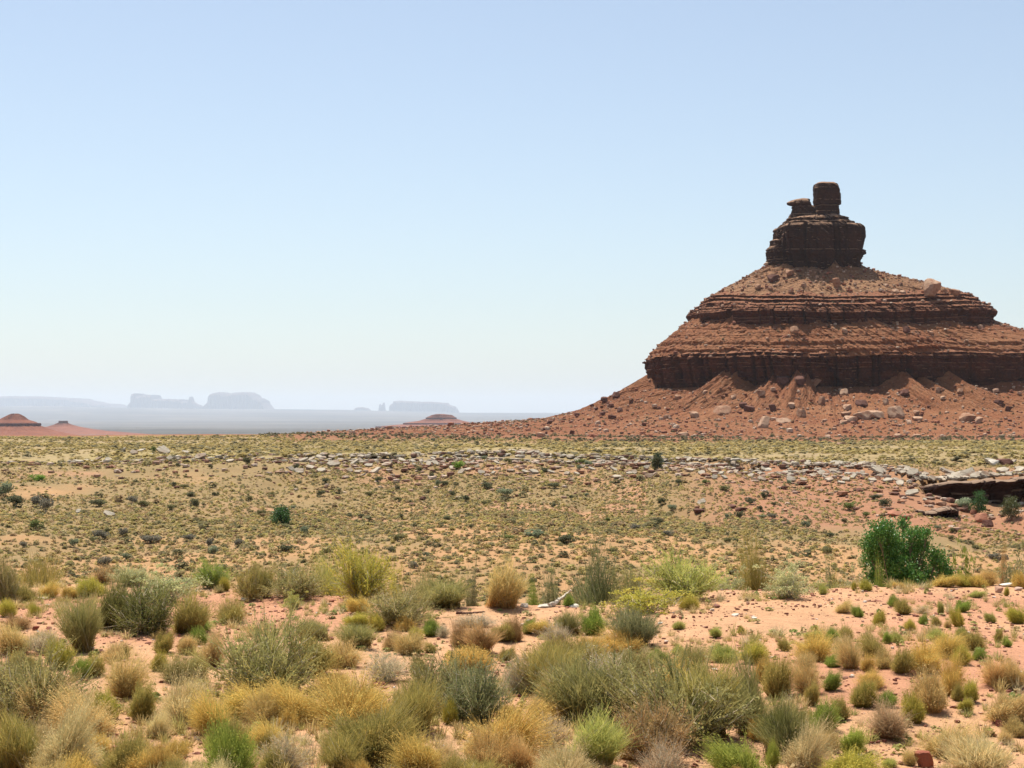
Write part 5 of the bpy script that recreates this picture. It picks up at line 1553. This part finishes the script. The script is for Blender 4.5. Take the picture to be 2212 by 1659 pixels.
def small_tree(u, v, w, h, col, label, seed, name='leafy_shrub', cat='shrub', n=2600, sz=0.09):
    p = hit_ground(u, v)
    mp_ = p.y / F
    lob = [(-0.28, 0.5, 0.2), (0.0, 0.62, 0.28), (0.26, 0.55, 0.22), (-0.12, 0.82, 0.17), (0.14, 0.84, 0.17), (-0.3, 0.28, 0.18), (0.3, 0.3, 0.18), (0.0, 0.3, 0.26)]
    return leafy_tree(name, p, w * mp_, h * mp_, lob, n, sz, col, label, cat, seed, M_LEAF)
small_tree(608, 1131, 44, 34, (0.07, 0.15, 0.04), 'round bright green leafy shrub standing alone on the far slope', 811)
small_tree(2115, 1113, 38, 52, (0.06, 0.145, 0.035), 'tall green leafy shrub in front of the dark rock wall', 821)
small_tree(2183, 1122, 38, 48, (0.12, 0.14, 0.05), 'olive leafy shrub at the foot of the dark rock wall, right of the green one', 831)
small_tree(1420, 1016, 22, 38, (0.05, 0.085, 0.04), 'tall narrow dark shrub standing among the pale slabs', 841)

# ------------------------------------------------------------------ bleached log, flat stones, red rocks near the camera
def bent_log(name, pts, r0, r1, label, seed):
    """tapering weathered branch through world points"""
    r_ = np.random.default_rng(seed)
    P = np.array(pts, float)
    n = 26; k = 10
    t = np.linspace(0, 1, n); tk = np.linspace(0, 1, len(P))
    Cn = np.stack([np.interp(t, tk, P[:, i]) for i in range(3)], -1) + r_.normal(size=(n, 3)) * r0 * 0.12
    T = np.gradient(Cn, axis=0); T /= np.linalg.norm(T, axis=1, keepdims=True)
    a = np.cross(T, [0.1, 1, 0.2]); a /= np.linalg.norm(a, axis=1, keepdims=True); b = np.cross(T, a)
    ph = np.arange(k) * 2 * np.pi / k
    rad = (r0 + (r1 - r0) * t)[:, None] * (1 + 0.18 * r_.normal(size=(n, k)) * 0.6 + 0.15 * np.sin(ph * 3 + t[:, None] * 5))
    V = Cn[:, None] + rad[..., None] * (np.cos(ph)[None, :, None] * a[:, None] + np.sin(ph)[None, :, None] * b[:, None])
    V = np.vstack([V.reshape(-1, 3), Cn[0:1], Cn[-1:]])
    Fq = grid_faces(n, k, True)
    T3 = np.vstack([Fq[:, :3], Fq[:, [0, 2, 3]]])
    j = np.arange(k)
    T3 = np.vstack([T3, np.stack([(j + 1) % k, j, np.full(k, n * k)], -1), np.stack([(n - 1) * k + j, (n - 1) * k + (j + 1) % k, np.full(k, n * k + 1)], -1)])
    o = link(name, mesh_np(name, V, T3, M_STONE, None))
    return tag(o, label, 'log')
q0 = terrace_spot(1186, 1312); mp = q0.y / F
lo = bent_log('bleached_log', [(q0.x, q0.y, q0.z + 0.02), (q0.x + 14 * mp, q0.y + 0.05, q0.z + 8 * mp), (q0.x + 30 * mp, q0.y + 0.1, q0.z + 20 * mp), (q0.x + 48 * mp, q0.y + 0.12, q0.z + 34 * mp)], 5.5 * mp, 2.2 * mp, 'bleached white log leaning against a dusky broom shrub on the terrace rim', 851)
lo.color = (0.62, 0.55, 0.43, 1)
q0 = terrace_spot(985, 1329); mp = q0.y / F
lo = bent_log('dark_branch', [(q0.x, q0.y, q0.z + 0.03), (q0.x + 20 * mp, q0.y, q0.z + 0.02), (q0.x + 62 * mp, q0.y + 0.05, q0.z + 0.035)], 3.2 * mp, 1.6 * mp, 'dark weathered branch lying on the sand below the bleached log', 852)
lo.color = (0.13, 0.07, 0.05, 1)

WHITE = (0.62, 0.56, 0.46)
for c, x, yb, w, h, col, word, ph in ((4, 1160, 1650, 150, 140, (0.26, 0.085, 0.05), 'broken dark red', 'rock'), (4, 1722, 348, 75, 48, (0.42, 0.24, 0.16), 'square reddish', 'rock'), (4, 1870, 332, 70, 24, (0.50, 0.34, 0.25), 'flat pinkish', 'stone'), (4, 1780, 300, 130, 24, WHITE, 'low white', 'stone'),
                              (1, 270, 630, 62, 40, (0.24, 0.08, 0.05), 'dark red', 'rock'), (1, 370, 622, 60, 18, (0.24, 0.09, 0.06), 'flat dark red', 'stone'), (1, 1630, 1072, 80, 34, (0.20, 0.075, 0.05), 'dark maroon', 'rock'), (1, 1140, 1205, 60, 40, (0.22, 0.075, 0.05), 'small dark red', 'rock'),
                              (1, 320, 396, 90, 16, WHITE, 'pale flat', 'stone'), (1, 1850, 405, 130, 20, WHITE, 'low white', 'stone'), (2, 1545, 445, 160, 30, WHITE, 'low white', 'stone'), (2, 565, 420, 50, 22, (0.26, 0.10, 0.06), 'small dark red', 'stone'), (2, 540, 440, 60, 16, (0.5, 0.38, 0.28), 'small pinkish', 'stone'),
                              (3, 100, 452, 80, 22, WHITE, 'low white', 'stone'), (3, 250, 455, 120, 26, WHITE, 'low white', 'stone'), (3, 470, 455, 90, 22, WHITE, 'low white', 'stone'), (3, 680, 436, 80, 24, WHITE, 'low white', 'stone'), (3, 1520, 462, 70, 26, (0.22, 0.10, 0.07), 'dark brown', 'stone'),
                              (3, 1670, 525, 70, 18, WHITE, 'flat white', 'stone'), (3, 1810, 546, 50, 16, WHITE, 'flat white', 'stone'), (3, 1105, 583, 50, 14, WHITE, 'flat white', 'stone'), (4, 1750, 1345, 110, 50, (0.24, 0.085, 0.055), 'crumbled dark red', 'rock'), (4, 580, 985, 70, 12, (0.22, 0.10, 0.07), 'flat dark', 'stone'), (2, 930, 1045, 130, 34, (0.20, 0.07, 0.045), 'low dark red', 'rock')):
    u, v = crop_uv(c, x, yb)
    p = terrace_spot(u, v)
    o = put_boulder(u, v, 0.2891 * w, 0.2891 * h, col, word, cls='fg', name='red_rock' if ph == 'rock' else 'flat_stone', p=p, phrase=ph, depth=0.8)
    o['category'] = ph

# ------------------------------------------------------------------ labels: what it looks like, then what it stands beside
FG_MARK = [(1953, 1265, 'the dense green tree'), (1990, 1650, 'the broken dark red rock'), (1200, 1305, 'the bleached log'), (495, 1650, 'the vivid green tuft in the front thicket'), (1605, 1659, 'the vivid green tuft near the broken red rock'),
           (585, 1500, 'the big round grey-green bush'), (833, 1473, 'the pale twiggy bush'), (310, 1368, 'the wide dark sagebrush'), (1397, 1325, 'the yellow-green saltbush'), (1365, 1396, 'the dusky teal shrub'),
           (1705, 1291, 'the pale mint saltbush on bare sand'), (1410, 1540, 'the golden clump amid grey stems'), (1020, 1560, 'the tangled teal sagebrush'), (348, 1408, 'the gold-tipped green tuft'), (1863, 1525, 'the round gold-tipped tuft'), (1953, 1326, 'the paired tufts on bare sand'), (55, 1310, 'the brown-based olive tuft'), (985, 1329, 'the dark fallen branch'), (2110, 1405, 'the dark olive tuft on bare sand'), (1920, 1590, 'the purple-brown clump'), (1530, 1650, 'the upright olive stems'), (250, 1570, 'the big tan clump')]
MID_MARK = [(608, 1131, 'the lone round green shrub'), (1420, 1016, 'the tall narrow shrub in the slabs'), (2115, 1113, 'the tall green shrub below the rock wall'), (992, 1012, 'the bright bush among the slabs'), (2028, 1120, 'the small dark hollow'), (1418, 1135, 'the dark bush on the red patch'), (2165, 1035, 'the long rock wall'), (80, 1037, 'the bright green bush on the slope'), (1150, 1160, 'the wide grey-green bush'), (328, 1172, 'the wide grey bush'), (925, 990, 'the pair of upright slabs'), (1953, 1122, 'the top of the dense green tree'), (720, 1003, 'the wide slab at the end of the pale row'), (1640, 1010, 'the black-shadowed step in the ledge'), (1800, 1035, 'the tight row of slabs'), (50, 1095, 'the dark bushes at the slope foot')]
BUT_MARK = [(2007, 636, 'the big pale boulder on the skyline'), (1651, 924, 'the cube boulder'), (1938, 900, 'the rounded boulder in the pale row'), (1806, 619, 'the upright boulder on the upper slope'), (1717, 717, 'the boulder on the middle slope'), (1300, 910, 'the dark boulders by the skirt'), (1565, 892, 'the long flat boulder'), (2087, 911, 'the paired boulders at the foot'), (1400, 870, 'the rubble ridge'), (1759, 830, 'the boulder below the lower cliff')]
def relation(it, marks, used):
    best = []
    for mu, mv, nm in marks:
        du, dv = it['u'] - mu, (it['v'] - mv) * 1.6
        dist = math.hypot(du, dv)
        if dist < 3:
            best.append((dist, 'right at', nm)); continue
        if abs(du) > abs(dv):
            rel = 'right of' if du > 0 else 'left of'
        else:
            rel = ('in front of' if dv > 0 else 'behind') if it['cls'] == 'fg' else ('below' if dv > 0 else 'above')
        best.append((dist, rel, nm))
    best.sort(key=lambda q: q[0])
    return best

ORD = ['first', 'second', 'third', 'fourth', 'fifth', 'sixth', 'seventh', 'eighth', 'ninth', 'tenth', 'eleventh', 'twelfth', 'thirteenth', 'fourteenth', 'fifteenth', 'sixteenth'] + ['next'] * 60
groups = {}
for it in ALL_THINGS:
    marks = FG_MARK if it['cls'] == 'fg' else BUT_MARK if it['cls'] == 'boulder' else MID_MARK
    it['rel'] = [q for q in relation(it, marks, None) if q[0] >= 3]
    it['szw'] = ''
    groups.setdefault(it['base'], []).append(it)
for base, L in groups.items():                       # size words from the rank among its own look-alikes
    if len(L) < 2:
        continue
    ws = sorted(q['w'] for q in L)
    for q in L:
        r = ws.index(q['w']) / (len(ws) - 1)
        q['szw'] = 'large ' if r > 0.7 else 'small ' if r < 0.35 else ''
keyed = {}
for it in ALL_THINGS:
    d_, rel, nm = it['rel'][0]
    it['lab'] = f"{it['szw']}{it['base']} {rel} {nm}"
    keyed.setdefault(it['lab'], []).append(it)
for lab in list(keyed):                               # long rows are split into the ones close to the landmark and the ones farther off
    L = keyed[lab]
    if len(L) > 4:
        L.sort(key=lambda q: q['rel'][0][0])
        h = len(L) // 2
        for k, it in enumerate(L):
            w = ('close ' if k < h else 'farther ')
            it['lab'] = f"{it['szw']}{it['base']} {w}{it['rel'][0][1]} {it['rel'][0][2]}"
        keyed.pop(lab)
        for it in L:
            keyed.setdefault(it['lab'], []).append(it)
taken = set()
for lab, L in keyed.items():
    if len(L) == 1:
        taken.add(lab)
for lab, L in keyed.items():
    if len(L) == 1:
        continue
    L.sort(key=lambda q: q['u'])
    n = len(L)
    for k, it in enumerate(L):
        word = ('leftmost' if k == 0 else 'rightmost' if k == n - 1 else ('middle' if n == 3 else ORD[k] + ' from left'))
        it['lab'] = f"{lab}, {word} of {['', '', 'two', 'three', 'four', 'five', 'six', 'seven', 'eight', 'nine', 'ten'][n] if n <= 10 else 'the row'}"
for it in ALL_THINGS:
    n_ = lambda: len(it['lab'].replace('-', ' ').split())
    if n_() > 16 and ' of ' in it['lab'].split(',')[-1]:
        it['lab'] = it['lab'].rsplit(' of ', 1)[0]
    if n_() > 16 and it['szw'] and it['lab'].startswith(it['szw']):
        it['lab'] = it['lab'][len(it['szw']):]
    if n_() > 16:
        it['lab'] = it['lab'].replace('the ', '')
    it['o']['label'] = it['lab']
    it['o']['kind'] = 'thing'
    if it['cls'] == 'boulder':
        it['o']['group'] = 'boulders on the butte slopes'
    elif it['cls'] == 'block':
        it['o']['group'] = 'rock blocks by the rock wall'
    elif 'group' not in it['o']:
        it['o']['group'] = 'stones on the near sand'

# ------------------------------------------------------------------ the air
def build_haze():
    x0, y0, z0, z1 = 58000.0, 58000.0, -175.0, 640.0
    V = [(-x0, -y0, z0), (x0, -y0, z0), (x0, y0, z0), (-x0, y0, z0), (-x0, -y0, z1), (x0, -y0, z1), (x0, y0, z1), (-x0, y0, z1)]
    Fq = [(0, 3, 2, 1), (4, 5, 6, 7), (0, 1, 5, 4), (1, 2, 6, 5), (2, 3, 7, 6), (3, 0, 4, 7)]
    m = bpy.data.materials.new('haze_air')
    m.use_nodes = True
    t = m.node_tree
    t.nodes.remove(t.nodes['Principled BSDF'])
    v = t.nodes.new('ShaderNodeVolumePrincipled')
    v.inputs['Color'].default_value = (0.80, 0.89, 1.0, 1)
    v.inputs['Density'].default_value = 0.000032
    v.inputs['Anisotropy'].default_value = 0.2
    t.links.new(v.outputs[0], t.nodes['Material Output'].inputs['Volume'])
    me = mesh_np('haze', V, Fq, m)
    o = link('haze', me)
    tag(o, 'pale blue dry air fading the far plain and mesas', 'haze', kind='stuff')
build_haze()
